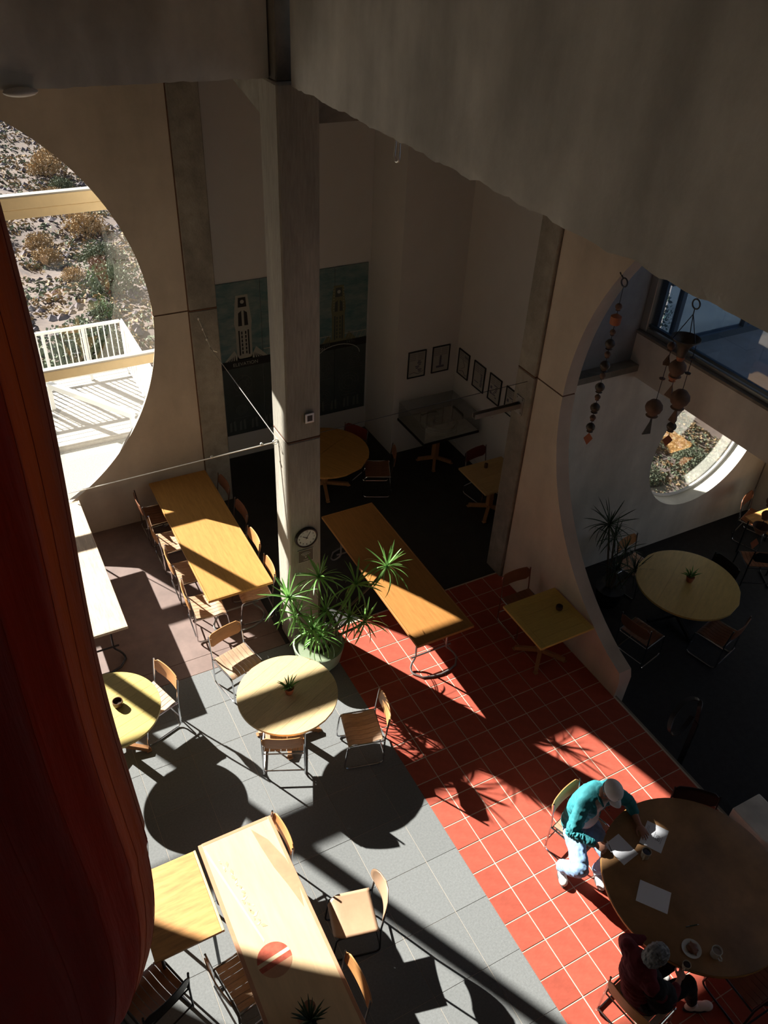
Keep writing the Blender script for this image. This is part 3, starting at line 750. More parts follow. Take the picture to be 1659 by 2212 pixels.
chair('maroon', 1.98, 7.10, 210, 'maroon backed chair behind the round table in the alcove')
chair('brown', 2.22, 6.18, 155, 'brown chair right of the round table in the alcove')
man_chair = chair('wood', 0.80, -0.30, -74, 'chair the man in the teal shirt sits on')
woman_chair = chair('wood', 0.02, -2.20, 10, 'chair the grey haired person in maroon sits on')

# moulded shell chair
t = thing('shell_chair', 'moulded plywood chair with a tall curved back, right of the patched wood table', 'chair', (-1.72, -0.30, 0), rad(166) - PI/2)
shell_m = mat('beech shell', (0.42, 0.265, 0.165), 0.35, var=0.10, scale=5)
mb = MB(); V = []; F = []; nu, nv_ = 14, 12
for j in range(nv_+1):
    y = -0.21+0.43*j/nv_; hw = 0.215*(1 - max(0, (y-0.10)/0.12)**2*0.28)
    for i in range(nu+1):
        s = -1+2*i/nu; V.append((hw*s, y, 0.452 + 0.012*s*s - (0.04*((y-0.12)/0.1)**2 if y > .12 else 0)))
for j in range(nv_):
    for i in range(nu): F.append((j*(nu+1)+i, j*(nu+1)+i+1, (j+1)*(nu+1)+i+1, (j+1)*(nu+1)+i))
o = mb.add(V, F).build('seat', shell_m, t, smooth=True); sm = o.modifiers.new('thick', 'SOLIDIFY'); sm.thickness = 0.011
mb = MB(); V = []; F = []
for j in range(nv_+1):
    v = j/nv_; z = 0.60+0.26*v; hw = 0.235*math.sqrt(max(0.02, 1-abs(2*v-0.95)**2.6*0.85))
    for i in range(nu+1):
        s = -1+2*i/nu; V.append((hw*s, -0.285 + 0.075*(hw*s/0.235)**2 - 0.03*v, z))
for j in range(nv_):
    for i in range(nu): F.append((j*(nu+1)+i, j*(nu+1)+i+1, (j+1)*(nu+1)+i+1, (j+1)*(nu+1)+i))
o = mb.add(V, F).build('backrest', shell_m, t, smooth=True); sm = o.modifiers.new('thick', 'SOLIDIFY'); sm.thickness = 0.012
for s in (-1, 1):
    P = [(s*0.19, -0.268, 0.74), (s*0.195, -0.235, 0.46)] + arcpts((s*.2, -.235, .09), (s*.2, -.245, .011), (s*.2, -.17, .011)) + arcpts((s*.2, .16, .011), (s*.2, .24, .011), (s*.2, .23, .09)) + arcpts((s*.2, .20, .40), (s*.2, .19, .437), (s*.2, .13, .437)) + [(s*.2, -.23, .437)]
    MB().tube(P, 0.010, 8).build('side_frame', dark_steel, t, smooth=True)
for y, z in ((0.17, 0.43), (-0.2, 0.43), (-0.23, 0.14)): MB().tube([(-.2, y, z), (.2, y, z)], 0.009, 6).build('crossbar', dark_steel, t, smooth=True)

# ---- tables
def plank_circle(t, r, z, th, n, m, ang=0.0, w_groove=0.0012, name='plank'):
    R = Matrix.Rotation(ang, 4, 'Z')
    for k in range(n):
        y0 = -r + 2*r*k/n + w_groove/2; y1 = -r + 2*r*(k+1)/n - w_groove/2
        if k == 0: y0 = -r
        if k == n-1: y1 = r
        ny = 10; yy = [y0+(y1-y0)*i/ny for i in range(ny+1)]
        hw = lambda y: math.sqrt(max(0, r*r-y*y))
        P = [(hw(y), y) for y in yy] + [(-hw(y), y) for y in reversed(yy)]
        Q = []
        for p in P:
            if not Q or (abs(p[0]-Q[-1][0])+abs(p[1]-Q[-1][1])) > 1e-5: Q.append(p)
        if abs(Q[0][0]-Q[-1][0])+abs(Q[0][1]-Q[-1][1]) < 1e-5: Q.pop()
        o = MB().prism(Q, 'z', z-th, z).build(name, m, t, bevel=0.0008, segs=1); o.rotation_euler = (0, 0, ang)
def pedestal(t, h, m, spread=0.36, ang=0.0, pw=0.09):
    MB().box((-pw/2, -pw/2, 0.07), (pw/2, pw/2, h)).build('pedestal_post', m, t, bevel=0.006, segs=1, rot=(0, 0, ang))
    for k in range(4):
        a = ang + k*PI/2 + PI/4; c, s = math.cos(a), math.sin(a)
        mb = MB(); mb.bar((0.03*c, 0.03*s, 0.105), (spread*c, spread*s, 0.032), 0.055, 0.06); mb.box((spread*c-.03, spread*s-.03, 0), (spread*c+.03, spread*s+.03, 0.02))
        mb.build('pedestal_foot', m, t, bevel=0.005, segs=1)
    for k in range(2):
        a = ang + k*PI/2 + PI/4; c, s = math.cos(a), math.sin(a)
        MB().bar((-spread*.9*c, -spread*.9*s, h-0.02), (spread*.9*c, spread*.9*s, h-0.02), 0.05, 0.04).build('top_brace', m, t)
def round_table(cx, cy, r, z, m, label, zb=0.0, n=8, ang=0.25, leg=post_wood, group=None, th=0.032):
    t = thing('round_table', label, 'table', (cx, cy, zb))
    plank_circle(t, r, z-zb, th, n, m, ang)
    pedestal(t, z-zb-th-0.001, leg, r*0.62, ang)
    return t
round_table(-1.33, 2.243, 0.59, 0.74, pine, 'round pine plank table in full sun, small potted plant in its middle', n=8, ang=0.42)
round_table(-3.229, 2.893, 0.56, 0.74, pine_y, 'round yellow pine table half hidden behind the red sail', n=8, ang=0.30)
t = thing('round_table', 'large round table of dark brown wood where the man writes', 'table', (1.351, -1.619, 0))
MB().prism(circ(0, 0, 0.90, 72), 'z', 0.702, 0.74).build('tabletop', walnut, t, bevel=0.006, smooth=True)
MB().prism(circ(0, 0, 0.905, 72), 'z', 0.706, 0.732).build('edge_band', oak, t, smooth=True)
pedestal(t, 0.70, dark_steel, 0.5, 0.6, 0.10)
round_table(4.81, 1.873, 0.745, 0.39, mat('mustard oak top', (0.62, 0.45, 0.15), 0.42, var=0.12, scale=2.5, stretch=(2, 9, 2)), 'round mustard wood table in the dark lower dining room', zb=ZL, n=3, ang=0.5, leg=dark_steel)
t = thing('round_table', 'round oak table with a centre seam in the dark alcove', 'table', (1.189, 6.706, 0))
plank_circle(t, 0.75, 0.74, 0.032, 2, oak, 0.5, 0.006); pedestal(t, 0.707, post_wood, 0.42, 0.5)

def u_leg(t, y, h, w, m, dirn):
    # one steel trestle end: two posts, a cross bar and a bowed floor foot
    for x in (-w*0.28, w*0.28): MB().tube([(x, y, h), (x, y, 0.16)], 0.014, 8).build('leg', m, t, smooth=True)
    MB().tube([(-w*0.36, y, 0.17), (w*0.36, y, 0.17)], 0.013, 8).build('leg_crossbar', m, t, smooth=True)
    P = [(-w*0.28, y, 0.16)] + arcpts((-w*.30, y, .12), (-w*.42, y+.02*dirn, .014), (-w*.40, y+.13*dirn, .014)) + arcpts((-w*.30, y+.24*dirn, .014), (0, y+.36*dirn, .014), (w*.30, y+.24*dirn, .014)) + arcpts((w*.40, y+.13*dirn, .014), (w*.42, y+.02*dirn, .014), (w*.30, y, .12)) + [(w*.28, y, .16)]
    MB().tube(P, 0.014, 8).build('leg_foot', m, t, smooth=True)
def long_table(x0, x1, y0, y1, m, label, legm, edge=None, z=0.74, th=0.036):
    cx, cy = (x0+x1)/2, (y0+y1)/2; w = x1-x0; l = y1-y0
    t = thing('long_table', label, 'table', (cx, cy, 0))
    e = 0.022
    MB().box((-w/2+e, -l/2+e, z-th), (w/2-e, l/2-e, z)).build('tabletop', m, t)
    em = edge or m
    MB().box((-w/2, -l/2, z-th-.003), (-w/2+e-.001, l/2, z+.002)).build('edge_strip', em, t, bevel=0.004, segs=1)
    MB().box((w/2-e+.001, -l/2, z-th-.003), (w/2, l/2, z+.002)).build('edge_strip', em, t, bevel=0.004, segs=1)
    MB().box((-w/2+e, -l/2, z-th-.003), (w/2-e, -l/2+e-.001, z+.002)).build('edge_strip', em, t, bevel=0.004, segs=1)
    MB().box((-w/2+e, l/2-e+.001, z-th-.003), (w/2-e, l/2, z+.002)).build('edge_strip', em, t, bevel=0.004, segs=1)
    u_leg(t, -l/2+0.30, z-th, w, legm, -1); u_leg(t, l/2-0.30, z-th, w, legm, 1)
    MB().box((-0.02, -l/2+.3, z-th-.05), (0.02, l/2-.3, z-th)).build('under_rail', legm, t)
    return t
long_table(-1.67, -0.765, 4.10, 7.0, oak, 'left long honey oak table, half in sunlight, beside the round window', grey_steel)
long_table(0.42, 1.27, 2.225, 5.13, oak2, 'right long amber oak table on the edge of the red tiles', grey_steel)
long_table(-3.62, -2.72, 4.10, 7.0, bleached, 'sun bleached plywood table partly hidden by the red sail', dark_steel)
# square table
def framed_table(cx, cy, w, l, m, label, z=0.74, nb=6, legm=post_wood):
    t = thing('square_table', label, 'table', (cx, cy, 0)); b = 0.075
    for s in (-1, 1): MB().box((s*w/2-(b if s > 0 else 0), -l/2, z-.035), (s*w/2+(b if s < 0 else 0), l/2, z)).build('end_board', m, t, bevel=0.003, segs=1)
    for k in range(nb):
        y0 = -l/2 + l*k/nb + 0.001; y1 = -l/2 + l*(k+1)/nb - 0.001
        MB().box((-w/2+b+.001, y0, z-.035), (w/2-b-.001, y1, z)).build('plank', m, t, bevel=0.0015, segs=1)
    pedestal(t, z-.036, legm, 0.34, 0.0); return t
framed_table(2.245, 1.94, 0.86, 0.85, mat('ochre pine', (0.50, 0.34, 0.075), 0.45, var=0.10, scale=4, stretch=(2, 14, 2), rnd=.05), 'square yellow pine table standing against the arch wall')
framed_table(3.42, 4.97, 0.85, 0.80, mat('dull pine', (0.46, 0.30, 0.12), 0.5, var=0.1, scale=4, stretch=(2, 14, 2), rnd=.05), 'small square pine table in the alcove beside the framed prints')
# patched wood table (near)
t = thing('long_table', 'pale patched wood table with red circle inlay, bottom of the hall', 'table', (-2.475, -0.52, 0))
W2, L2 = 0.75, 2.76
y0t, y1t = -L2/2, L2/2
MB().box((-W2/2, y0t, 0.690), (W2/2, y1t, 0.7385)).build('tabletop', birch, t, bevel=0.006, segs=2)
for (a, b, c, d) in ((-W2/2-.006, y0t, -W2/2+.03, y1t), (W2/2-.03, y0t, W2/2+.006, y1t), (-W2/2+.031, y1t-.03, W2/2-.031, y1t+.004)): MB().box((a, b, 0.688), (c, d, 0.7395)).build('edge_strip', inlay_tan, t, bevel=0.003, segs=1)
def inlay(pts, m, name='inlay', z=0.7397): return MB().prism([(p[0]+2.475, p[1]+0.52) for p in pts], 'z', 0.735, z).build(name, m, t)
leaf = [(-2.33, 0.80), (-2.215, 0.62), (-2.135, 0.36), (-2.115, 0.12), (-2.165, -0.16), (-2.215, 0.10), (-2.27, 0.32), (-2.305, 0.56)]
inlay(leaf, inlay_tan, 'leaf_inlay')
cxi, cyi, ri = -2.585, -0.475, 0.155
inlay(circ(cxi, cyi, ri, 40), inlay_tan, 'round_inlay')
def seg(h0, h1, m, z):
    P = []; a_h = 20
    th0 = math.asin(max(-1, min(1, h0/ri))); th1 = math.asin(max(-1, min(1, h1/ri)))
    P = [(ri*math.cos(th0+(th1-th0)*i/12), ri*math.sin(th0+(th1-th0)*i/12)) for i in range(13)] + [(-ri*math.cos(th1+(th0-th1)*i/12), ri*math.sin(th1+(th0-th1)*i/12)) for i in range(13)]
    Q = []
    for p in P:
        if not Q or abs(p[0]-Q[-1][0])+abs(p[1]-Q[-1][1]) > 1e-4: Q.append(p)
    if abs(Q[0][0]-Q[-1][0])+abs(Q[0][1]-Q[-1][1]) < 1e-4: Q.pop()
    c, s = math.cos(0.12), math.sin(0.12)
    inlay([(cxi+p[0]*c-p[1]*s, cyi+p[0]*s+p[1]*c) for p in Q], m, 'round_inlay_stripe', z)
seg(0.035, ri*0.9999, inlay_red, 0.7403); seg(0.0, 0.034, inlay_pale, 0.7403); seg(-0.05, -0.001, inlay_red, 0.7403)
inlay([(-2.82, 0.78), (-2.80, 0.79), (-2.60, -0.28), (-2.615, -0.30)], inlay_pale, 'wood_seam')
rq = random.Random(4)
for k in range(26):
    u = k/26; x = -2.70+0.13*u+rq.uniform(-.03, .03); y = 0.62-0.80*u; l = rq.uniform(.012, .035); a = rq.uniform(0, 6)
    inlay([(x+l*math.cos(a+b_)*q_, y+l*math.sin(a+b_)*q_) for b_, q_ in ((0, 1.2), (1.4, .5), (2.9, .9), (4.4, .45))], birch2 if k % 3 else inlay_pale, 'wood_chip_inlay', 0.7400)
inlay([(-2.60, -1.02), (-2.57, -1.0), (-2.50, -1.35), (-2.56, -1.38)], inlay_tan, 'leaf_inlay')
for x in (-.3, .3):
    for y in (-1.1, 1.15): MB().box((x-.03, y-.03, 0), (x+.03, y+.03, .69)).build('leg', dark_steel, t, bevel=.004, segs=1)
# fir plywood side table
t = thing('side_table', 'orange fir plywood table butted against the patched wood table', 'table', (-3.24, 0.40, 0))
MB().box((-0.29, -0.43, 0.705), (0.325, 0.43, 0.735)).build('tabletop', fir, t, bevel=.003, segs=1)
MB().box((0.326, -0.43, 0.702), (0.350, 0.43, 0.739)).build('edge_strip', pine, t, bevel=.003, segs=1)
for x in (-.22, .26):
    for y in (-.36, .36): MB().tube([(x, y, .705), (x*1.02, y*1.02, 0.0)], .016, 8).build('leg', dark_steel, t, smooth=True)
for y in (-.36, .36): MB().tube([(-.22, y, .67), (.26, y, .67)], .012, 6).build('crossbar', dark_steel, t)
# sunlit table at the right edge
t = thing('small_table', 'sunlit orange table cut off by the right edge, lower dining room', 'table', (7.22, 2.30, ZL))
MB().box((-0.36, -.38, .705), (.45, .38, .74)).build('tabletop', fir, t, bevel=.003, segs=1)
for x in (-.3, .38):
    for y in (-.32, .32): MB().tube([(x, y, .705), (x, y, 0)], .014, 8).build('leg', dark_steel, t)
# concrete block bench
t = MB().prism([(2.755, -1.02), (3.2, -1.02), (3.2, -2.10), (2.92, -2.10), (2.755, -1.45)], 'z', ZL, 0.14).build('concrete_block', beam_mat, None, bevel=0.02)
tag(t, 'low pale concrete block at the right edge beyond the brown round table', 'block')

# ---- display case with city model
t = thing('display_case', 'square display table with a clear cover over a round white model', 'display case', (3.33, 6.60, 0))
MB().box((-.56, -.47, .755), (.56, .47, .80)).build('tabletop', black, t, bevel=.004, segs=1)
MB().box((-.54, -.45, .80), (.54, .45, .806)).build('model_base', model_m, t)
mb = MB()
for r, h, w in ((0.37, .02, .012), (0.33, .035, .012), (0.27, .05, .02)):
    mb.lathe([(r, .806), (r, .806+h), (r-w, .806+h), (r-w, .806)], (0.02, -.02, 0), 40, ring=True)
mb.build('model_ring', model_m, t, smooth=True)
mb = MB()
P = [(0.16*(1-k/60)*math.cos(k*.28)+.03, 0.16*(1-k/60)*math.sin(k*.28), .83+k*.0012) for k in range(56)]
mb.tube(P, 0.012, 6); mb.lathe([(0.17, .806), (0.13, .85), (.12, .85), (.10, .81)], (.03, 0, 0), 30, ring=True)
mb.build('model_spiral', model_m, t, smooth=True)
MB().sphere((-0.16, -.10, .80), (.07, .07, .045)).build('model_dome', model_m, t, smooth=True)
mb = MB()
for k in range(6): mb.tube([(-.5+.05*k, -.38+.1*k, .81), (-.3, -.3+.12*k, .815), (.1, -.42+.02*k, .812), (.48, -.3+.1*k, .81)], .004, 4)
mb.build('model_contours', model_m, t)
mb = MB(); mb.box((-.12, .28, .807), (.2, .40, .811)); mb.build('caption_card', pic_grey, t)
a, b_, c_, d_, z0, z1 = -.545, .545, -.455, .455, .80, 1.12
for q in (((a, c_, z0), (b_, c_+.005, z1)), ((a, d_-.005, z0), (b_, d_, z1)), ((a, c_+.006, z0), (a+.005, d_-.006, z1)), ((b_-.005, c_+.006, z0), (b_, d_-.006, z1)), ((a, c_, z1), (b_, d_, z1+.005))):
    MB().box(*q).build('acrylic_panel', acrylic, t)
ed = mat('acrylic edge', (0.30, 0.30, 0.28), 0.4)
mb = MB()
for p, q in (((a, c_, z1), (b_, c_, z1)), ((b_, c_, z1), (b_, d_, z1)), ((b_, d_, z1), (a, d_, z1)), ((a, d_, z1), (a, c_, z1)), ((a, c_, z0), (a, c_, z1)), ((b_, c_, z0), (b_, c_, z1)), ((b_, d_, z0), (b_, d_, z1)), ((a, d_, z0), (a, d_, z1))): mb.bar(p, q, .004, .004)
mb.build('acrylic_edge', ed, t)
pedestal(t, .755, post_wood, .30, .2, .10)

# ---- framed prints
def framed(label, pos, axis, w=.35, h=.50, kind=0):
    # axis 'y': hangs on a wall facing -y ; 'x': on a wall facing -x
    t = thing('framed_print', label, 'picture', pos, 0 if axis == 'y' else -PI/2, None)
    f = .016
    MB().box((-w/2, -.022, -h/2), (-w/2+f, 0, h/2)).box((w/2-f, -.022, -h/2), (w/2, 0, h/2)).box((-w/2+f, -.022, -h/2), (w/2-f, 0, -h/2+f)).box((-w/2+f, -.022, h/2-f), (w/2-f, 0, h/2)).build('frame', black, t)
    MB().box((-w/2+f, -.008, -h/2+f), (w/2-f, -.003, h/2-f)).build('sheet', pic_paper, t)
    rn = random.Random(kind*5+2); mb = MB()
    for k in range(4):
        for j in range(2):
            x0 = -w*.40 + j*w*.42; z0 = h*.40 - k*.035
            mb.box((x0, -.0095, z0-.022), (x0+w*.36, -.0075, z0))
    mb.build('print_text_blocks', mat('faint print', (0.27, 0.265, 0.25), .8), t)
    mb = MB()
    if kind == 0:
        for k in range(7): mb.cbox((0.04+rn.uniform(-.03, .03), -.009, -.14+.032*k), (.05+.03*(k % 2), .002, .018))
        mb.tube([(-.13, -.009, -.17), (-.05, -.009, -.15), (.04, -.009, -.19), (.14, -.009, -.14)], .004, 4)
    elif kind == 1:
        mb.prism([(-.02, -.12), (-.02, .05), (0, .08), (.02, .05), (.02, -.12)], 'y', -.010, -.008)
        for k in range(5): mb.lathe([(.022, 0), (.022, .002), (.015, .002)], (-.06+.03*k, -.008, -.145), 12, 'y')
    elif kind == 2:
        for k in range(6): mb.bar((.02+.02*k, -.009, .17), (.03+.02*k, -.009, .13), .01, .002, (0, 1, 0))
        P = [(.04*math.cos(a*.6)*(1-a/14), -.009, -.02+.02*a) for a in range(-5, 8)]; mb.tube(P, .003, 4)
        mb.tube([(-.12, -.009, -.18), (0, -.009, -.13), (.07, -.009, -.19), (.14, -.009, -.16)], .004, 4)
    elif kind == 3:
        for k in range(8): mb.cbox((.075+rn.uniform(-.01, .01), -.009, -.15+.03*k), (.055, .002, .017))
        mb.cbox((-.06, -.009, -.12), (.12, .002, .012))
    else:
        for k in range(7): mb.cbox((rn.uniform(-.02, .05), -.009, -.14+.035*k), (rn.uniform(.03, .1), .002, .02))
        mb.cbox((-.1, -.009, .0), (.05, .002, .05)); mb.cbox((-.1, -.009, -.1), (.05, .002, .04))
    mb.build('print_drawing', ink, t)
    return t
framed('left black framed print on the corner wall behind the display case', (3.13, 7.148, 1.75), 'y', kind=0)
framed('right black framed print on the corner wall, next to the corner', (3.61, 7.148, 1.76), 'y', kind=1)
for y, k, lab in ((6.90, 2, 'first print from the corner in the row of four on the alcove wall'), (6.41, 3, 'second print from the corner in the row of four on the alcove wall'), (5.93, 4, 'third print from the corner in the row of four on the alcove wall'), (5.45, 5, 'last print of the row of four, half hidden by the concrete column')):
    framed(lab, (3.948, y, 1.70), 'x', w=.34, h=.48, kind=k)

# ---- tower poster (generic tower drawings)
t = thing('tower_poster', 'large teal panel poster with elevation and section drawings of a tower', 'poster', (0, 8.198, 0))
yf = -0.018
for (x0, x1) in ((-0.02, 0.725), (0.735, 1.48), (1.49, 2.05), (2.06, 2.68)):
    MB().box((x0, yf, 1.86), (x1, 0, 3.24)).build('upper_panel', poster_sky, t)
    MB().box((x0, yf, 0.47), (x1, 0, 1.855)).build('lower_panel', poster_dark, t)
MB().box((-0.02, yf-.004, 1.76), (2.68, yf+.002, 1.90)).build('black_band', poster_blk, t)
def tower(cx, w, zb, zt, rev):
    mb = MB(); y0, y1 = yf-.003, yf+.001
    mb.prism([(cx-w*.62, zb), (cx-w*.62, zb+.55), (cx-w*.70, zb+.65), (cx-w*.55, zt-.12), (cx-w*.45, zt), (cx+w*.45, zt), (cx+w*.5, zt-.12), (cx+w*.68, zb+.65), (cx+w*.60, zb+.55), (cx+w*.60, zb)], 'y', y0, y1)
    mb.prism([(cx-.42, zb-.06), (cx-.18, zb+.18), (cx-.10, zb+.02), (cx+.10, zb+.02), (cx+.2, zb+.2), (cx+.45, zb-.06)], 'y', y0, y1)
    mb.build('tower_drawing', poster_line if not rev else poster_ochre, t)
    mb = MB(); y2 = y0-.002
    for s in (-1, 1):
        mb.prism([(cx+s*.02, zb+.60), (cx+s*.02, zt-.26), (cx+s*w*.34, zt-.30), (cx+s*w*.38, zb+.60)], 'y', y2, y0)
        for k in range(6): mb.box((cx+s*w*.15-.012, y2, zb+.10+.07*k), (cx+s*w*.15+.012, y0, zb+.15+.07*k))
        mb.box((cx+s*w*.36-.012, y2, zb+.08), (cx+s*w*.36+.012, y0, zb+.52))
        for k in range(4): mb.prism([(cx+s*(.16+.05*k), zb-.02), (cx+s*(.19+.05*k), zb-.02), (cx+s*(.17+.02*k), zb+.10-.015*k)], 'y', y2, y0)
    mb.prism([(cx-w*.33, zt-.20), (cx+w*.33, zt-.20), (cx+w*.28, zt-.04), (cx-w*.28, zt-.04)], 'y', y2, y0)
    mb.build('tower_shading', poster_blk if not rev else poster_dark, t)
    MB().lathe([(.032, 0), (.032, .003)], (cx, y2-.002, zt-.11), 20, 'y').build('tower_disc', poster_line, t)
    mb = MB()
    for k in range(9): mb.box((cx-w*.5, y2-.001, zb+.62+.05*k), (cx-w*.42, y0, zb+.63+.05*k)); mb.box((cx+w*.42, y2-.001, zb+.62+.05*k), (cx+w*.5, y0, zb+.63+.05*k))
    mb.build('tower_lines', poster_line, t)
tower(0.42, .22, 1.90, 3.02, False)
tower(2.13, .20, 1.86, 2.92, True)
mb = MB()
for s, cxp in ((1, .95), (-1, 1.75), (1, 2.45)):
    for k in range(5): mb.bar((cxp-.15+.08*k, yf-.002, 1.90), (cxp-.10+.08*k, yf-.002, 2.02), .006, .002, (0, 1, 0))
    mb.box((cxp-.2, yf-.003, 2.02), (cxp+.24, yf, 2.035))
for k in range(13):
    a = PI*k/12; a2 = PI*(k+1)/12 if k < 12 else a
    mb.bar((2.13+.42*math.cos(a), yf-.006, 1.62+.22*math.sin(a)), (2.13+.42*math.cos(a2)+1e-3, yf-.006, 1.62+.22*math.sin(a2)), .014, .003, (0, 1, 0))
mb.build('bridge_drawing', poster_line, t)
mb = MB()
for (cx_, cz_, r_) in ((.35, 1.45, .16), (1.1, 1.4, .14), (1.85, 1.40, .15), (2.35, 1.05, .20), (.3, .95, .10), (1.85, .85, .13), (1.2, .9, .16), (2.45, 1.5, .12)):
    for q in (1, .7, .4):
        P = [(cx_+r_*q*math.cos(a), yf-.002, cz_+r_*q*math.sin(a)) for a in [2*PI*i/20 for i in range(20)]]; mb.tube(P, .003, 4, closed=True)
    for k in range(8): mb.bar((cx_+r_*.4*math.cos(k*.785), yf-.002, cz_+r_*.4*math.sin(k*.785)), (cx_+r_*math.cos(k*.785), yf-.002, cz_+r_*math.sin(k*.785)), .003, .002, (0, 1, 0))
    mb.box((cx_-.15, yf-.003, cz_-r_-.05), (cx_+.15, yf, cz_-r_-.045))
tag(mb.build('plan_drawings', chalk, t), kind='stuff')
mb = MB()
for x in (.12, .30, .52, .78, 1.0, 1.5, 1.8, 2.05, 2.3, 2.5): mb.prism([(x-.06, .55), (x-.05, .72), (x-.015, .74), (x-.02, .55)], 'y', yf-.003, yf); mb.prism([(x+.06, .55), (x+.05, .76), (x+.015, .74), (x+.02, .55)], 'y', yf-.003, yf)
tag(mb.build('base_drawings', chalk, t), kind='stuff')
text_mesh('caption_text', 'ELEVATION', .085, poster_line, t, (0.42, yf-.006, 1.82), (PI/2, 0, 0))
text_mesh('caption_text', 'SECTION', .085, poster_line, t, (1.70, yf-.006, 1.80), (PI/2, 0, 0))

# ---- clock, wifi sign, outlet box, bracket
t = thing('wall_clock', 'round black rimmed wall clock on the central concrete column', 'clock', (-0.53, 3.498, 1.90))
MB().lathe([(.150, 0), (.152, .018), (.142, .036), (.128, .036), (.126, .022), (.02, .021)], (0, 0, 0), 48, 'y').build('clock_rim', black, t, smooth=True)
MB().lathe([(.1265, .018), (.1265, .0235)], (0, 0, 0), 48, 'y').build('clock_face', face_w, t)
MB().lathe([(.1275, .0235), (.1275, .026), (.1235, .026), (.1235, .0235)], (0, 0, 0), 48, 'y', ring=True).build('inner_ring', silver, t)
for k in range(1, 13):
    a = PI/2 - k*PI/6
    text_mesh('numeral', str(k), .034, black, t, (.098*math.cos(a), -.0245, .098*math.sin(a)), (PI/2, 0, 0))
def hand(ang, l, w):
    a = PI/2 - rad(ang); MB().bar((-.02*math.cos(a), -.027, -.02*math.sin(a)), (l*math.cos(a), -.027, l*math.sin(a)), w, .002, (0, 1, 0)).build('clock_hand', black, t)
hand(302, .062, .008); hand(30, .094, .006)
MB().lathe([(.007, .024), (.007, .031)], (0, 0, 0), 12, 'y').build('hand_cap', black, t)
t = thing('wifi_sign', 'square brown sign with the wireless symbol below the wall clock', 'sign', (-0.54, 3.498, 1.605))
MB().box((-.105, -.008, -.10), (.105, 0, .10)).build('sign_plate', sign_m, t, bevel=.002, segs=1)
MB().box((-.105, -.0095, -.10), (-.099, -.007, .10)).box((.099, -.0095, -.10), (.105, -.007, .10)).box((-.099, -.0095, -.10), (.099, -.007, -.094)).box((-.099, -.0095, .094), (.099, -.007, .10)).build('sign_border', sign_w, t)
for r in (.035, .058, .081):
    P = [(r*math.sin(a), -.009, -.022+r*math.cos(a)) for a in [rad(-48+96*i/12) for i in range(13)]]
    MB().tube(P, .0055, 6).build('signal_arc', sign_w, t)
MB().lathe([(.010, .007), (.010, .0105)], (0, 0, -.022), 14, 'y').build('signal_dot', sign_w, t)
text_mesh('sign_text', 'WIFI', .034, sign_w, t, (0, -.0095, -.068), (PI/2, 0, 0))
t = thing('thermostat', 'small wall box with a dark window high on the central column', 'switch box', (-0.475, 3.498, 3.60))
MB().box((-.055, -.035, -.06), (.055, 0, .06)).build('housing', silver, t, bevel=.006)
MB().box((-.03, -.038, -.035), (.03, -.034, .035)).build('dark_window', black, t)
t = thing('wall_bracket', 'steel channel bracket sticking out of the right concrete column', 'bracket', (2.66, 3.72, 2.90))
MB().box((-.012, -.08, -.13), (0, .08, .13)).build('plate', grey_steel, t, bevel=.002, segs=1)
MB().box((-.72, -.035, -.035), (-.012, .035, -.028)).box((-.72, -.035, -.028), (-.012, -.028, .035)).box((-.72, .028, -.028), (-.012, .035, .035)).build('arm', grey_steel, t)
for y in (-.055, .055):
    for z in (-.1, .1): MB().lathe([(.012, 0), (.012, .008)], (-.020, y, z), 6, 'x').build('bolt', grey_steel, t)
MB().tube([(-.42+.025*math.cos(a), 0, -.065+.035*math.sin(a)) for a in [2*PI*i/16 for i in range(16)]], .004, 6, closed=True).build('ring', grey_steel, t)

# ---- cables
t = thing('cable', 'taut steel cable with turnbuckle from the left column down to the central column', 'cable', (0, 0, 0))
A, B = Vector((-0.62, 7.045, 3.28)), Vector((-0.74, 3.78, 3.20))
m1 = A.lerp(Vector((-0.51, 6.95, 2.85)), 1.0)
MB().tube([A, m1], .006, 6).build('anchor_chain', iron, t)
MB().tube([m1, B], .0055, 6).build('wire', iron, t)
for q in (0.0, .35, .7):
    p = A.lerp(m1, q); MB().sphere(p, (.018, .018, .028)).build('chain_link', iron, t, smooth=True)
MB().tube([m1, m1+Vector((-.01, -.10, .01)), m1+Vector((.06, -.12, -.02))], .010, 6).build('turnbuckle', iron, t)
t = thing('cable', 'taut steel cable running left from the central column to the window wall', 'cable', (0, 0, 0))
C_ = Vector((-2.84, 7.08, 0.85)); MB().tube([B+Vector((0, 0, -.02)), C_], .0075, 6).build('wire', iron, t)
MB().tube([B+Vector((0, 0, -.02))+Vector((.0+.035*math.cos(a)-.03, .0, .03*math.sin(a))) for a in [2*PI*i/12 for i in range(12)]], .005, 6, closed=True).build('eye_loop', iron, t)
MB().sphere(B.lerp(C_, .06), (.02, .02, .02)).build('cable_clamp', iron, t); MB().sphere(B.lerp(C_, .26), (.018, .018, .018)).build('cable_clamp', iron, t)
t = MB().tube([(-.328, 3.6, 3.29), (2.658, 3.64, 3.29)], .0035, 6).build('cable', iron); t.data.materials[0] = dark_steel; tag(t, 'thin dark cable strung between the central column and the right column', 'cable')
t = thing('carabiner', 'small steel carabiner hanging below the big slanting beam', 'carabiner', (-0.47, 1.83, 6.78))
MB().tube([(0, -.035, .10), (0, -.035, -.03)] + [(0, .035*math.sin(a), -.04-.035*math.cos(a)) for a in [rad(-80+160*i/8) for i in range(9)]] + [(0, .035, -.03), (0, .02, .09)], .009, 8).build('hook', iron, t, smooth=True)
MB().tube([(0, -.035, .10), (0, 0, .135), (0, .02, .09)], .008, 6).build('eye', iron, t, smooth=True)
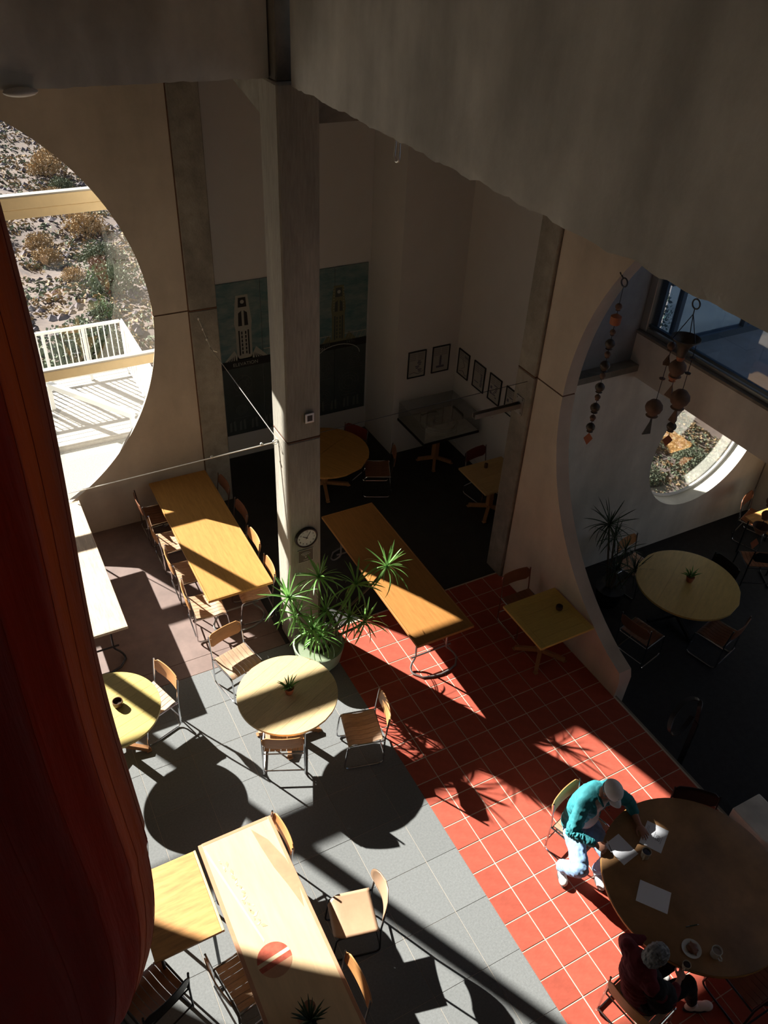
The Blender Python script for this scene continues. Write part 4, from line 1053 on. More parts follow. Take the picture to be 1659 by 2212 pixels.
t = MB().sphere((-2.75, 3.66, 6.935), (.13, .06, .035)).build('ceiling_fitting', white_paint, smooth=True); tag(t, 'small white oval fitting at the underside of the left beam', 'light fitting')

# ================================================================== PLANTS
def leaf_mesh(L, w, droop, seed):
    mb = MB(); n = 7; V = []; F = []
    for i in range(n+1):
        t = i/n; y = L*(math.sin(t*droop)/droop if droop > .01 else t); z = -L*(1-math.cos(t*droop))/droop if droop > .01 else 0
        hw = w*(0.55+0.9*t)*(1-t)**0.55*0.9 if t < 1 else 0.0008
        hw = max(hw, .0008); V += [(-hw, y, z+hw*.35), (0, y, z), (hw, y, z+hw*.35)]
    for i in range(n):
        for k in range(2): F.append((i*3+k, i*3+k+1, (i+1)*3+k+1, (i+1)*3+k))
    return mb.add(V, F).mesh('leaf', smooth=True)
LEAF = {}
def leaf_set(key, m, Ls, w):
    LEAF[key] = []
    for i, (L, d) in enumerate(Ls):
        me = leaf_mesh(L, w, d, i); me.materials.append(m); LEAF[key].append(me)
leaf_set('a', leaf_m, ((.36, .35), (.40, .9), (.40, 1.4), (.30, .12)), .019)
leaf_set('b', leaf_d, ((.42, .25), (.45, .8), (.44, 1.3), (.30, .1)), .014)
def rosette(parent, c, key, n, tilt=(0, 0), sc=1.0, seed=0, join=None):
    rn = random.Random(seed)
    T = Matrix.Translation(Vector(c)) @ Euler((tilt[0], tilt[1], 0)).to_matrix().to_4x4()
    for k in range(n):
        u = (k+.5)/n; az = k*2.39996 + rn.uniform(-.2, .2); el = rad(82 - 118*u + rn.uniform(-8, 8))
        me = LEAF[key][3 if u < .12 else (0 if u < .4 else (1 if u < .72 else 2))]
        s = sc*rn.uniform(.82, 1.12)
        M_ = T @ Matrix.Rotation(az, 4, 'Z') @ Matrix.Rotation(el, 4, 'X') @ Matrix.Rotation(rn.uniform(-.5, .5), 4, 'Y') @ Matrix.Diagonal((s, s, s, 1))
        if join is None: inst(me, 'leaf', None, parent, mw=M_)
        else:
            vs_ = [M_ @ v.co for v in me.vertices]; join.add(vs_, [tuple(p.vertices) for p in me.polygons])
t = thing('potted_dracaena', 'sunlit spiky potted plant at the foot of the central concrete column', 'plant', (-0.545, 3.10, 0))
MB().lathe([(.15, 0), (.20, .02), (.29, .16), (.325, .34), (.335, .40), (.315, .405), (.30, .37), (.05, .365)], n=40).build('pot', pot_g, t, smooth=True)
MB().lathe([(.302, .362), (.02, .372)], n=24).build('soil', soil, t)
heads = [(-0.99, 2.98, 1.50), (-0.57, 3.02, 1.64), (-0.09, 2.98, 1.36), (0.34, 2.98, 1.50), (-0.48, 3.02, 1.02), (0.05, 2.96, 0.66), (-0.62, 2.86, 0.78), (-0.88, 3.02, 1.12), (-0.74, 2.84, 0.98), (-0.22, 2.88, 0.92)]
for k, (x, y, z) in enumerate(heads):
    lx, ly = x+.545, y-3.10
    MB().tube([(lx*.15, ly*.3, .36), (lx*.35, ly*.5, .36+(z-.36)*.45), (lx*.8, ly*.9, .36+(z-.36)*.8), (lx, ly, z)], [.02, .018, .015, .012], 8).build('stem', stem_m, t, smooth=True)
    rosette(t, (lx, ly, z), 'a', 30, (ly*.5, lx*.45), 1.0 if k in (0, 2, 3) else .88, k+1)
# dark plant in the lower room
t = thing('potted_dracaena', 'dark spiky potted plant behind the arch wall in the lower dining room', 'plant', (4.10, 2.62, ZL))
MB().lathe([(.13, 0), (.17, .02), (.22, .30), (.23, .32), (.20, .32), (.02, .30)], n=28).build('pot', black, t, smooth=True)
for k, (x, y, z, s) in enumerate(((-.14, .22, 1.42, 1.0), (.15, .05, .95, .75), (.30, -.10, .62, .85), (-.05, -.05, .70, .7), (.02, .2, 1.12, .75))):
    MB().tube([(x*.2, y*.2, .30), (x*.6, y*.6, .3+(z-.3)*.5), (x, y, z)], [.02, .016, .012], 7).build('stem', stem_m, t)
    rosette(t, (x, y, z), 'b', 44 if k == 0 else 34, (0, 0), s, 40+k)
# small pots on tables
def small_plant(loc, label, m=clay, n=13, seed=1, up=1.0, r=.042):
    t = thing('small_potted_plant', label, 'plant', loc)
    MB().lathe([(r*.72, 0), (r*.78, .004), (r, .055), (r*1.08, .058), (r*1.08, .07), (r*.95, .07), (r*.9, .058), (.005, .056)], n=20).build('pot', m, t, smooth=True)
    t.scale = (1.35, 1.35, 1.35)
    rn = random.Random(seed)
    for k in range(n):
        a = k*2.4; el = rn.uniform(.2, 1.15)*up; l = rn.uniform(.08, .15)
        d = Vector((math.cos(a)*math.cos(el), math.sin(a)*math.cos(el), math.sin(el)))
        p0 = Vector((0, 0, .058)); p1 = p0+d*l*.6+Vector((0, 0, .012)); p2 = p0+d*l
        MB().tube([p0, p1, p2], [.0075, .0065, .001], 6).build('leaf', leaf_d if n > 20 else leaf_m, t, smooth=True)
    return t
aloe = small_plant((-1.31, 2.24, .7402), 'small aloe in a clay pot in the middle of the sunlit round table', seed=3)
small_plant((4.86, 1.90, .3902), 'small spiky plant in a clay pot on the lower room round table', n=18, seed=5)
small_plant((-2.515, -1.10, .7402), 'small green spiky plant on the patched wood table, bottom edge', n=30, seed=8, m=dark_bowl, r=.035)
t = MB().lathe([(.052, 0), (.056, .012), (.05, .016), (.01, .014)], (-2.47, -0.97, .7405), 24).build('wooden_coaster', brown_w, smooth=True); tag(t, 'small round brown dish beside the spiky plant, bottom edge', 'dish')
def bowl(loc, label, m, r=.05, h=.06):
    t = thing('bowl', label, 'bowl', loc)
    MB().lathe([(r*.55, 0), (r*.9, .012), (r, h*.6), (r*.93, h), (r*.80, h), (r*.82, h*.6), (r*.5, .02), (.002, .018)], n=28).build('body', m, t, smooth=True)
    MB().lathe([(r*.78, h*.55), (.002, h*.55+.002)], n=20).build('contents', soil, t)
    return t
bowl((-3.13, 2.92, .7402), 'brown glazed bowl on the half-hidden yellow round table', dark_bowl, .062, .075)
bowl((2.46, 1.99, .7402), 'dark candle bowl on the square yellow table by the arch wall', dark_bowl, .048, .065)
t = MB().lathe([(.03, 0), (.03, .07), (.026, .075), (.024, .01), (.002, .008)], (3.42, 5.20, .7402), 20).build('cup', dark_bowl, smooth=True); tag(t, 'small dark cup on the small square table in the alcove', 'cup')

# ---- things on the big round table
ZT = .7412
def sheet(cx, cy, w, h, ang, label, marks=0, cur=0):
    t = thing('paper_sheet', label, 'paper', (cx, cy, ZT), rad(ang))
    MB().box((-w/2, -h/2, 0), (w/2, h/2, .0016)).build('sheet', paper, t)
    if marks:
        mb = MB(); rn = random.Random(2)
        for k in range(3): mb.box((-w*.36, h*.38-k*.014, .0017), (w*.2+rn.uniform(-.02, .04), h*.38-k*.014+.0025, .0021))
        for (a, b, c, d) in ((-.03, -.02, .02, -.016), (-.03, -.06, .02, -.056), (-.03, -.06, -.026, -.016), (.016, -.06, .02, -.016), (-.02, .0, .035, .003), (-.05, -.075, .04, -.072), (.03, -.05, .033, .0), (.03, .0, .06, .003)): mb.box((a, b, .0017), (c, d, .0021))
        for k in range(5): mb.box((-.02+.012*k, -.05, .0017), (-.014+.012*k, -.028, .0021))
        mb.build('pencil_drawing', ink, t)
    return t
def quad_sheet(P, label, marks=0):
    c = sum((Vector(p) for p in P), Vector((0, 0)))/4
    e = Vector(P[1])-Vector(P[0]); f = Vector(P[3])-Vector(P[0])
    return c, e.length, f.length, math.degrees(math.atan2(e.y, e.x))
sheet(0.908, -1.05, .216, .262, 8, 'blank white sheet under the writing hand on the big brown table')
sheet(1.306, -1.095, .29, .226, 31, 'sheet with a pencil drawing under the left hand on the big brown table', 1)
sheet(0.863, -1.569, .30, .23, -52.7, 'blank white sheet lying alone nearer the edge of the big brown table')
def mug(loc, rz, label, m, fill=coffee, r=.042, h=.092):
    t = thing('mug', label, 'mug', loc, rad(rz))
    MB().lathe([(r*.78, 0), (r*.86, .006), (r*.84, h*.4), (r, h*.96), (r*.98, h), (r*.9, h), (r*.88, h*.93), (r*.76, .012), (.002, .010)], n=32).build('body', m, t, smooth=True)
    MB().tube([(r*.86, 0, h*.76), (r*1.45, 0, h*.74), (r*1.62, 0, h*.5), (r*1.35, 0, h*.24), (r*.82, 0, h*.24)], .0065, 8).build('handle', m, t, smooth=True)
    MB().lathe([(r*.84, h*.80), (.002, h*.80+.0005)], n=24).build('drink', fill, t)
    return t
mug((1.07, -1.215, ZT), 205, 'cream coffee mug between the papers on the big brown table', china, h=.10, r=.048)
mug((0.985, -2.235, ZT), 262, 'white mug beside the plate on the big brown table', china_w, mat('milky tea', (.30, .22, .16), .3), h=.10, r=.048)
t = thing('plate', 'white side plate with a brown pastry on the big brown table', 'plate', (0.83, -2.10, ZT))
MB().lathe([(.045, 0), (.05, .004), (.088, .014), (.090, .017), (.086, .017), (.055, .007), (.002, .006)], n=40).build('dish', china_w, t, smooth=True)
t2 = thing('pastry', 'half eaten brown pastry lying on the white plate', 'food', (0.835, -2.105, ZT+.0075))
me = blob(3, .05, 3, .5, .28); me.name = 'pastry'; o = inst(me, 'crust', brown_w, t2, loc=(0, 0, .013)); me.shade_smooth()
t = thing('pen', 'dark green pen lying on the big brown table above the plate', 'pen', (0.995, -1.945, ZT+.005), rad(-17))
MB().tube([(-.065, 0, 0), (.05, 0, 0)], .0048, 8).build('barrel', mat('green plastic', (.015, .06, .03), .3), t, smooth=True); MB().tube([(.05, 0, 0), (.064, 0, 0), (.070, 0, 0)], [.0045, .003, .001], 8).build('tip', silver, t)
MB().bar((-.062, 0, .006), (-.03, 0, .006), .003, .002).build('clip', silver, t)

# ---- handrail by the step
t = thing('handrail', 'black steel handrail with a looped end beside the tiled edge', 'handrail', (2.96, -0.12, ZL))
MB().lathe([(.07, 0), (.07, .012), (.02, .014)], n=20).build('foot_plate', dark_steel, t)
for a in (0.5, 2.6, 4.7): MB().lathe([(.010, .012), (.010, .022)], (.05*math.cos(a), .05*math.sin(a), 0), 6).build('bolt', silver, t)
def flat_tube(pts, w, h, name):
    V = []; F = []; pts = [Vector(p) for p in pts]; n = len(pts)
    for i, p in enumerate(pts):
        d = (pts[min(i+1, n-1)] - pts[max(i-1, 0)]).normalized(); a = Vector((0.25, 1, -.15)); a = (a - d*a.dot(d)).normalized(); b = d.cross(a)
        V += [p+a*w/2+b*h/2, p-a*w/2+b*h/2, p-a*w/2-b*h/2, p+a*w/2-b*h/2]
    for i in range(n-1):
        for k in range(4): F.append((i*4+k, i*4+(k+1)%4, (i+1)*4+(k+1)%4, (i+1)*4+k))
    F += [(3, 2, 1, 0), (n*4-4, n*4-3, n*4-2, n*4-1)]
    return MB().add(V, F).build(name, dark_steel, t, smooth=True)
def smooth_path(P, n=6):
    Q = []; P = [Vector(p) for p in P]
    for i in range(len(P)-1):
        p0, p1, p2, p3 = P[max(i-1, 0)], P[i], P[i+1], P[min(i+2, len(P)-1)]
        for k in range(n):
            u = k/n; Q.append(.5*((2*p1)+(p2-p0)*u+(2*p0-5*p1+4*p2-p3)*u*u+(3*p1-p0-3*p2+p3)*u**3))
    return Q+[P[-1]]
base = Vector((2.96, -0.12, ZL))
flat_tube([(0, 0, .01), (.03, .02, .4), (.06, .04, .80)], .075, .02, 'post')
loop = [(3.02, -.08, .43), (3.08, -.01, .60), (3.13, .06, .64), (3.05, .12, .65), (2.90, .11, .64), (2.73, .06, .60), (2.62, -.01, .53), (2.60, -.07, .47), (2.69, -.10, .46), (2.84, -.07, .47), (2.97, -.03, .53)]
flat_tube([p-base for p in smooth_path(loop)], .065, .012, 'looped_end')

# ---- clay bells
def bell(mb, c, r):
    mb.lathe([(r*.18, r*.9), (r*.55, r*.75), (r*.92, r*.3), (r, -.1*r), (r*.85, -.55*r), (r*.62, -.75*r), (r*.55, -1.0*r), (r*.70, -1.15*r), (r*.64, -1.15*r), (r*.5, -1.0*r), (r*.01, -.2*r)], c, 20)
def kite(c, w, h, rz, name, m, t):
    mb = MB(); P = [(-w, h*.1), (0, h), (w, h*.1), (0, -h)]
    mb.prism(P, 'y', -.004, .004); o = mb.build(name, m, t); o.location = c; o.rotation_euler = (0, 0, rz)
def ring(c, r, m, t, name='hook'):
    MB().tube([(c[0], c[1]+r*math.cos(a), c[2]+r*math.sin(a)) for a in [2*PI*i/18 for i in range(18)]], .009, 6, closed=True).build(name, m, t, smooth=True)
t = thing('bell_chain', 'long vertical string of small clay bells hanging by the arch', 'wind bells', (2.74, 2.455, 0))
ring((0, 0, 5.06), .045, dark_steel, t)
MB().tube([(-.02, 0, 5.10), (-.045, 0.05, 5.16)], .008, 6).build('hook_pin', dark_steel, t)
MB().tube([(0, 0, 5.02), (0, 0, 3.05)], .004, 5).build('cord', dark_steel, t)
for k, (z, r) in enumerate(((4.79, .042), (4.64, .062), (4.49, .036), (4.35, .062), (4.22, .040), (4.08, .064), (3.95, .038), (3.80, .062), (3.67, .038), (3.53, .064), (3.39, .040), (3.26, .060))):
    mb = MB()
    if k == 1: mb.lathe([(.01, .065), (.06, .035), (.06, -.05), (.048, -.06), (.048, -.03), (.005, .0)], (0, 0, z), 18)
    else: bell(mb, (0, 0, z), r*.92)
    mb.build('bell', clay if k == 1 else (bell_b if k % 2 else bell_m), t, smooth=True)
kite((0, 0, 3.09), .055, .085, rad(-30), 'wind_tail', clay, t)
t = thing('bell_mobile', 'large hanging bronze bell cluster with a flared dish, right of the arch', 'wind bells', (3.10, 1.76, 0))
MB().tube([(0, 0, ZB+.03), (0, 0, 5.10)], .006, 6).build('hanging_wire', dark_steel, t)
ring((0, 0, 5.04), .05, dark_steel, t)
for k in range(3):
    a = k*2*PI/3+.5; MB().tube([(0, 0, 4.93), (.135*math.cos(a), .135*math.sin(a), 4.655)], .005, 5).build('suspension_rod', dark_steel, t)
MB().tube([(0, 0, 4.99), (0, 0, 4.93)], .006, 5).build('link', dark_steel, t)
MB().lathe([(.155, 4.665), (.158, 4.655), (.10, 4.61), (.062, 4.55), (.05, 4.46), (.02, 4.36), (.045, 4.46), (.055, 4.555), (.09, 4.618), (.150, 4.665)], n=36, ring=True).build('flared_dish', bell_b, t, smooth=True)
MB().lathe([(.052, 4.55), (.046, 4.44), (.018, 4.34)], n=20).build('cone', clay, t, smooth=True)
# centre strand, left strand and right strand
mb = MB(); bell(mb, (0, 0, 4.32), .095); mb.build('bell', bell_m, t, smooth=True)
mb = MB(); bell(mb, (.01, .03, 4.20), .055); mb.build('bell', clay, t, smooth=True)
MB().tube([(0, 0, 4.4), (0, 0, 4.0)], .004, 5).build('cord', dark_steel, t)
mb = MB(); mb.lathe([(.004, .085), (.06, -.06), (.05, -.06), (.002, .06)], (0, 0, 4.02), 3); mb.build('wind_tail', bell_m, t)
LX, LY = .0, .16
MB().tube([(LX-.01, LY-.02, 4.62), (LX, LY, 3.50)], .004, 5).build('cord', dark_steel, t)
mb = MB(); bell(mb, (LX, LY, 4.50), .045); mb.build('bell', bell_m, t, smooth=True)
mb = MB(); mb.lathe([(.004, .06), (.055, -.05), (.045, -.05), (.002, .04)], (LX, LY, 4.33), 4); mb.build('wind_tail', bell_m, t)
MB().lathe([(.005, .008), (.035, .004), (.03, -.006), (.002, -.008)], (LX, LY, 4.10), 16).build('disc', bell_m, t)
mb = MB(); bell(mb, (LX, LY, 3.74), .100); mb.build('bell', bell_m, t, smooth=True)
mb = MB(); mb.prism([(.02, .10), (.055, -.11), (-.075, -.09)], 'y', -.006, .006); o = mb.build('wind_tail', bell_b, t); o.location = (LX, LY, 3.48)
RX2, RY2 = .0, -.15
MB().tube([(RX2, RY2, 4.64), (RX2, RY2, 3.42)], .004, 5).build('cord', dark_steel, t)
for z in (4.50, 4.32): MB().lathe([(.005, .010), (.034, .004), (.03, -.006), (.002, -.008)], (RX2, RY2, z), 16).build('disc', bell_b, t)
mb = MB(); bell(mb, (RX2, RY2, 4.02), .108); mb.build('bell', bell_m, t, smooth=True)
mb = MB(); mb.lathe([(.004, .10), (.06, -.08), (.05, -.08), (.002, .07)], (RX2, RY2, 3.80), 3); mb.build('wind_tail', bell_m, t)
mb = MB(); bell(mb, (RX2, RY2, 3.66), .055); mb.build('bell', bell_b, t, smooth=True)
kite((RX2, RY2, 3.47), .06, .075, rad(-25), 'wind_tail', clay, t)
t = thing('bell_chain', 'partly cut off string of clay bells at the right edge above the sunlit table', 'wind bells', (5.4, 1.50, .12))
MB().tube([(0, 0, 3.075), (0, 0, 1.12)], .004, 5).build('cord', dark_steel, t)
for z, r in ((1.85, .075), (1.62, .065)):
    mb = MB(); bell(mb, (0, 0, z), r); mb.build('bell', bell_m, t, smooth=True)
MB().lathe([(.115, 1.42), (.118, 1.41), (.09, 1.36), (.05, 1.30), (.02, 1.28), (.05, 1.33), (.108, 1.42)], n=28, ring=True).build('bowl_bell', bell_m, t, smooth=True)
kite((0, 0, 1.10), .06, .10, rad(-25), 'wind_tail', clay, t)

# ---- red hanging sail
t = thing('hanging_sail', 'huge hanging red fabric sail filling the left edge of the view', 'fabric sail', (-4.22, -1.05, 0))
V = []; F = []; nu, nv_ = 72, 110
zt, zb = H-.03, 2.38
def sail_a(z):
    if z > 4.25: return .80 + .02*math.sin(z*2)
    q = (4.25-z)/(4.25-zb); return .80*math.sqrt(max(0.0009, 1-q**2.1))
for j in range(nv_+1):
    q = j/nv_; z = zb + (zt-zb)*(q**1.25)
    a = sail_a(z)
    for i in range(nu):
        th = PI-0.3 + (PI+0.75)*i/(nu-1)
        fold = .012*math.sin(th*17 + .6*math.sin(z*1.3)) + .03*noise.noise(Vector((math.cos(th)*2.5, math.sin(th)*2.5, z*.35)))
        b = .34*min(1, a/.5)
        V.append(((a+fold*.5)*math.cos(th), (b+fold)*math.sin(th), z))
for j in range(nv_):
    for i in range(nu-1): F.append((j*nu+i, j*nu+i+1, (j+1)*nu+i+1, (j+1)*nu+i))
MB().add(V, F).build('fabric', red_cloth, t, smooth=True)
for k_, (scl, end) in enumerate(((.93, 2*PI-.48), (.86, 2*PI-.80))):  # added cloth layers that cut the light coming through the sail's left part
    V = []; F = []; n2 = 50
    for j in range(nv_+1):
        q = j/nv_; z = zb+.06 + (zt-zb-.06)*(q**1.25); a = sail_a(z)*scl
        for i in range(n2):
            th = PI-.3 + (end-PI+.3)*i/(n2-1) + .02*math.sin(z*2+k_)
            V.append((a*math.cos(th), (.34*min(1, sail_a(z)/.5)*scl+.012*math.sin(th*14+k_))*math.sin(th), z))
    for j in range(nv_):
        for i in range(n2-1): F.append((j*n2+i, j*n2+i+1, (j+1)*n2+i+1, (j+1)*n2+i))
    MB().add(V, F).build('light_block_layer', red_cloth, t, smooth=True)
for th0 in (rad(-14), rad(-26), rad(-34), rad(-52), rad(-70)):
    P = []
    for j in range(60):
        z = 2.9+(zt-2.9)*j/59; a = sail_a(z); b = .34*min(1, a/.5); th = th0 + .02*math.sin(z)
        fold = .012*math.sin(th*17 + .6*math.sin(z*1.3)) + .03*noise.noise(Vector((math.cos(th)*2.5, math.sin(th)*2.5, z*.35)))
        P.append(((a+fold*.5)*math.cos(th)*1.002, (b+fold)*math.sin(th)*1.006, z))
    MB().tube(P, .0016, 4).build('seam', seam_cloth, t)
MB().tube([(-.85, 0, H-.02), (.85, 0, H-.02)], .02, 8).build('hanging_rod', dark_steel, t)

# ================================================================== PEOPLE
V3 = Vector
def remesh(mb, name, m, parent, vox=.007, smooth_it=3, disp=None):
    me = bpy.data.meshes.new('tmp'); me.from_pydata(mb.v, [], mb.f); bm = bmesh.new(); bm.from_mesh(me); bmesh.ops.recalc_face_normals(bm, faces=bm.faces); bm.to_mesh(me); bm.free()
    o = bpy.data.objects.new('tmp', me); COL.objects.link(o)
    r = o.modifiers.new('r', 'REMESH'); r.mode = 'VOXEL'; r.voxel_size = vox; r.use_smooth_shade = True
    if smooth_it: s = o.modifiers.new('s', 'SMOOTH'); s.factor = .5; s.iterations = smooth_it
    dg = bpy.context.evaluated_depsgraph_get(); res = bpy.data.meshes.new_from_object(o.evaluated_get(dg)); bpy.data.objects.remove(o)
    res.name = name
    if disp:
        nrm = [v.normal.copy() for v in res.vertices]
        for v, nn in zip(res.vertices, nrm): v.co += nn*disp(v.co)
    res.materials.clear(); res.materials.append(m); res.shade_smooth()
    return inst(res, name, None, parent)
def limb(mb, pts):
    # tapered limb through (point, radius) joints
    P = []; Rr = []
    for i in range(len(pts)-1):
        (a, ra), (b, rb) = pts[i], pts[i+1]
        for k in range(5):
            t = k/5; P.append(a.lerp(b, t)); Rr.append(ra+(rb-ra)*t + .06*(ra+rb)*math.sin(PI*t)*.5)
    P.append(pts[-1][0]); Rr.append(pts[-1][1])
    mb.tube(P, Rr, 14)
    for p, r in pts: mb.sphere(p, r, 14, 10)
def add_hand(mb, wrist, palm_dir, up, side, curl=.5, spread=.12, scale=1.0, grip=False):
    d = Vector(palm_dir).normalized(); u = Vector(up); u = (u - d*u.dot(d)).normalized(); s = d.cross(u).normalized()*side
    w = Vector(wrist); sc = scale; R = Matrix((s, d, u)).transposed()
    mb.sphere(w+d*.052*sc, (.041*sc, .056*sc, .0175*sc), 14, 10, R); mb.sphere(w, (.026*sc, .032*sc, .021*sc), 12, 8, R)
    lens = (.070, .078, .072, .056); offs = (.031, .0105, -.0115, -.032)
    for k in range(4):
        b = w + d*(.088 - .006*abs(k-1))*sc + s*offs[k]*sc
        L = lens[k]*sc; a = 0; p = b; pts = [b - d*.02*sc, b]; dirr = (d + s*(offs[k]*spread*30)).normalized()
        for seg_, f in enumerate((.42, .32, .26)):
            a += curl*(.55, .75, .6)[seg_]*(1.25 if grip else 1)
            dd = (dirr*math.cos(a) - u*math.sin(a)).normalized(); p = p + dd*L*f; pts.append(p)
        mb.tube(pts, [.0098*sc, .0096*sc, .0088*sc, .0080*sc, .0064*sc], 8)
        mb.sphere(pts[-1], .0064*sc, 8, 6); mb.sphere(b, .0105*sc, 8, 6)
    b = w + d*.022*sc + s*.028*sc
    t1 = b + (s*.75+d*.62-u*.25).normalized()*.036*sc; t2 = t1 + (d*.9+s*.28-u*.35).normalized()*.030*sc; t3 = t2 + (d*.95-s*.15-u*.4).normalized()*.022*sc
    mb.tube([b-s*.012*sc, b, t1, t2, t3], [.015*sc, .0135*sc, .0112*sc, .0098*sc, .007*sc], 8); mb.sphere(t3, .007*sc, 8, 6)
def add_head(mb, c, fwd, up):
    f = Vector(fwd).normalized(); u = Vector(up); u = (u-f*u.dot(f)).normalized(); s = f.cross(u).normalized(); R = Matrix((s, f, u)).transposed(); c = Vector(c)
    P = lambda a, b_, d: c + s*a + f*b_ + u*d
    mb.sphere(P(0, 0, .02), (.076, .096, .095), 20, 14, R)      # cranium
    mb.sphere(P(0, .028, -.045), (.060, .066, .066), 16, 12, R) # face and jaw
    mb.sphere(P(0, .070, -.088), (.026, .022, .018), 12, 8, R)  # chin
    mb.tube([P(0, .088, .012), P(0, .106, -.018), P(0, .114, -.034)], [.009, .013, .016], 8)   # nose
    for k in (-1, 1):
        mb.sphere(P(.014*k, .100, -.038), .009, 8, 6); mb.sphere(P(.030*k, .084, .018), (.022, .012, .009), 10, 6, R)
        mb.sphere(P(.040*k, .070, -.030), (.020, .016, .017), 10, 6, R)
        mb.sphere(P(.078*k, -.004, -.010), (.010, .020, .032), 10, 8, R)   # ears
    mb.sphere(P(0, .090, -.062), (.025, .010, .0065), 10, 6, R); mb.sphere(P(0, .088, -.072), (.021, .010, .007), 10, 6, R)  # lips
    return P, R
def wrinkle(amp, sc, seed=0):
    def f(p):
        q = p*sc + Vector((seed, 0, 0))
        return amp*(noise.noise(q)*.6 + noise.noise(Vector((q.x*2.1, q.y*2.1, q.z*4.5)))*.4)
    return f
def torso(mb, J, sx, g, back=V3((0, 0, 0)), ks=('pel', 'sp1', 'sp2', 'ch'), dims=None):
    """stack of ellipsoids along the spine; sx = shoulder axis, g = extra thickness"""
    X = V3((sx.x, sx.y, 0)).normalized(); Z = V3((0, 0, 1)); Y = Z.cross(X); R = Matrix((X, Y, Z)).transposed()
    dims = dims or {'pel': (.165, .125, .12), 'sp1': (.150, .115, .12), 'sp2': (.165, .12, .13), 'ch': (.180, .115, .12)}
    prev = None
    for k in ks:
        d = dims[k]; mb.sphere(J[k]+back, (d[0]+g, d[1]+g, d[2]+g), 22, 14, R)
        if prev:
            e = dims[prev]; mb.sphere((J[k]+J[prev])/2+back, ((d[0]+e[0])/2+g, (d[1]+e[1])/2+g, .12), 22, 14, R)
        prev = k
def shoe(heel, toe, parent, m=shoe_m, L=.30, name='shoe', sole=sole_m):
    h, t_ = V3((heel[0], heel[1], 0)), V3((toe[0], toe[1], 0)); d = (t_-h).normalized(); s_ = V3((0, 0, 1)).cross(d); R = Matrix((s_, d, V3((0, 0, 1)))).transposed(); mid = h+d*L*.5
    mb = MB(); mb.sphere(h+d*.075+V3((0, 0, .065)), (.040, .070, .048), 16, 10, R); mb.sphere(h+d*.16+V3((0, 0, .052)), (.046, .10, .036), 16, 10, R); mb.sphere(h+d*.235+V3((0, 0, .045)), (.050, .062, .031), 16, 10, R); mb.sphere(h+d*.07+V3((0, 0, .10)), (.036, .042, .03), 12, 8, R)
    o = remesh(mb, name, m, parent, .007, 3)
    mb = MB(); P_ = []
    for k in range(28):
        a = 2*PI*k/28; w = .045 if math.sin(a) > 0 else .038; P_.append((w*math.cos(a), .5*L*math.sin(a)))
    V_ = [mid + s_*p[0] + d*p[1] + V3((0, 0, z)) for z in (.001, .026) for p in P_]
    n = 28; mb.add(V_, [tuple(range(n))[::-1], tuple(range(n, 2*n))] + [(i, (i+1) % n, (i+1) % n+n, i+n) for i in range(n)]); mb.build('sole', sole, parent, bevel=.004, segs=1)
    mb = MB()
    for k in range(4):
        c = h+d*(.115+.028*k)+V3((0, 0, .092-.006*k)); mb.tube([c-s_*.026-V3((0, 0, .006)), c+V3((0, 0, .004)), c+s_*.026-V3((0, 0, .006))], .0035, 5)
    mb.build('laces', m, parent)
# ------------- the man writing
man = thing('person', 'man in grey cap, teal shirt and light jeans writing at the big brown table', 'person', (0, 0, 0))
J = dict(pel=(.84, -.52, .54), sp1=(.86, -.505, .68), sp2=(.885, -.515, .82), ch=(.92, -.55, .94), nk=(.965, -.595, 1.055), hd=(1.005, -.655, 1.155),
         sr=(.735, -.585, .985), sl=(1.115, -.535, .98), er=(.545, -.70, .80), el=(1.30, -.70, .815), wr=(.675, -.915, .797), wl=(1.235, -.935, .784),
         hr=(.745, -.555, .50), hl=(.94, -.52, .50), kr=(.515, -.965, .525), kl=(.88, -1.00, .515), ar=(.575, -.70, .11), al=(.90, -.90, .11))
J = {k: V3(v) for k, v in J.items()}; SX = J['sl']-J['sr']
mb = MB(); torso(mb, J, SX, -.02)
limb(mb, [(J['ch'], .07), (J['sr'], .058), (J['er'], .043), (J['wr'], .027)]); limb(mb, [(J['ch'], .07), (J['sl'], .058), (J['el'], .043), (J['wl'], .027)])
limb(mb, [(J['hr'], .085), (J['kr'], .060), (J['ar'], .042)]); limb(mb, [(J['hl'], .085), (J['kl'], .060), (J['al'], .042)])
limb(mb, [(J['ch'], .07), (J['nk'], .058), (J['hd']+V3((0, .03, -.03)), .055)])
P, R = add_head(mb, J['hd'], V3((.06, -.80, -.58)), V3((.05, -.55, .80)))
add_hand(mb, J['wr'], V3((.085, -.12, -.012)), V3((-.15, -.05, 1)), -1, curl=.85, grip=True)
add_hand(mb, J['wl'], V3((-.020, -.12, -.008)), V3((0, 0, 1)), 1, curl=.20, spread=.16)
remesh(mb, 'body', skin_m, man, .0062, 2)
for k in (-1, 1):
    MB().sphere(P(.030*k, .083, .004), .0125, 12, 8).build('eye', white_paint, man, smooth=True)
    MB().sphere(P(.030*k, .0935, .003), .0048, 8, 6).build('pupil', black, man, smooth=True)
mb = MB(); mb.sphere(P(0, -.018, .004), (.083, .090, .088), 20, 14, R); remesh(mb, 'hair', hair_m, man, .008, 1, wrinkle(.006, 60))
mb = MB(); mb.sphere(P(0, .050, -.085), (.050, .045, .030), 16, 10, R); mb.sphere(P(-.05, .01, -.06), (.022, .04, .035), 10, 8, R); mb.sphere(P(.05, .01, -.06), (.022, .04, .035), 10, 8, R)
remesh(mb, 'beard', hair_m, man, .007, 1, wrinkle(.006, 70, 3))
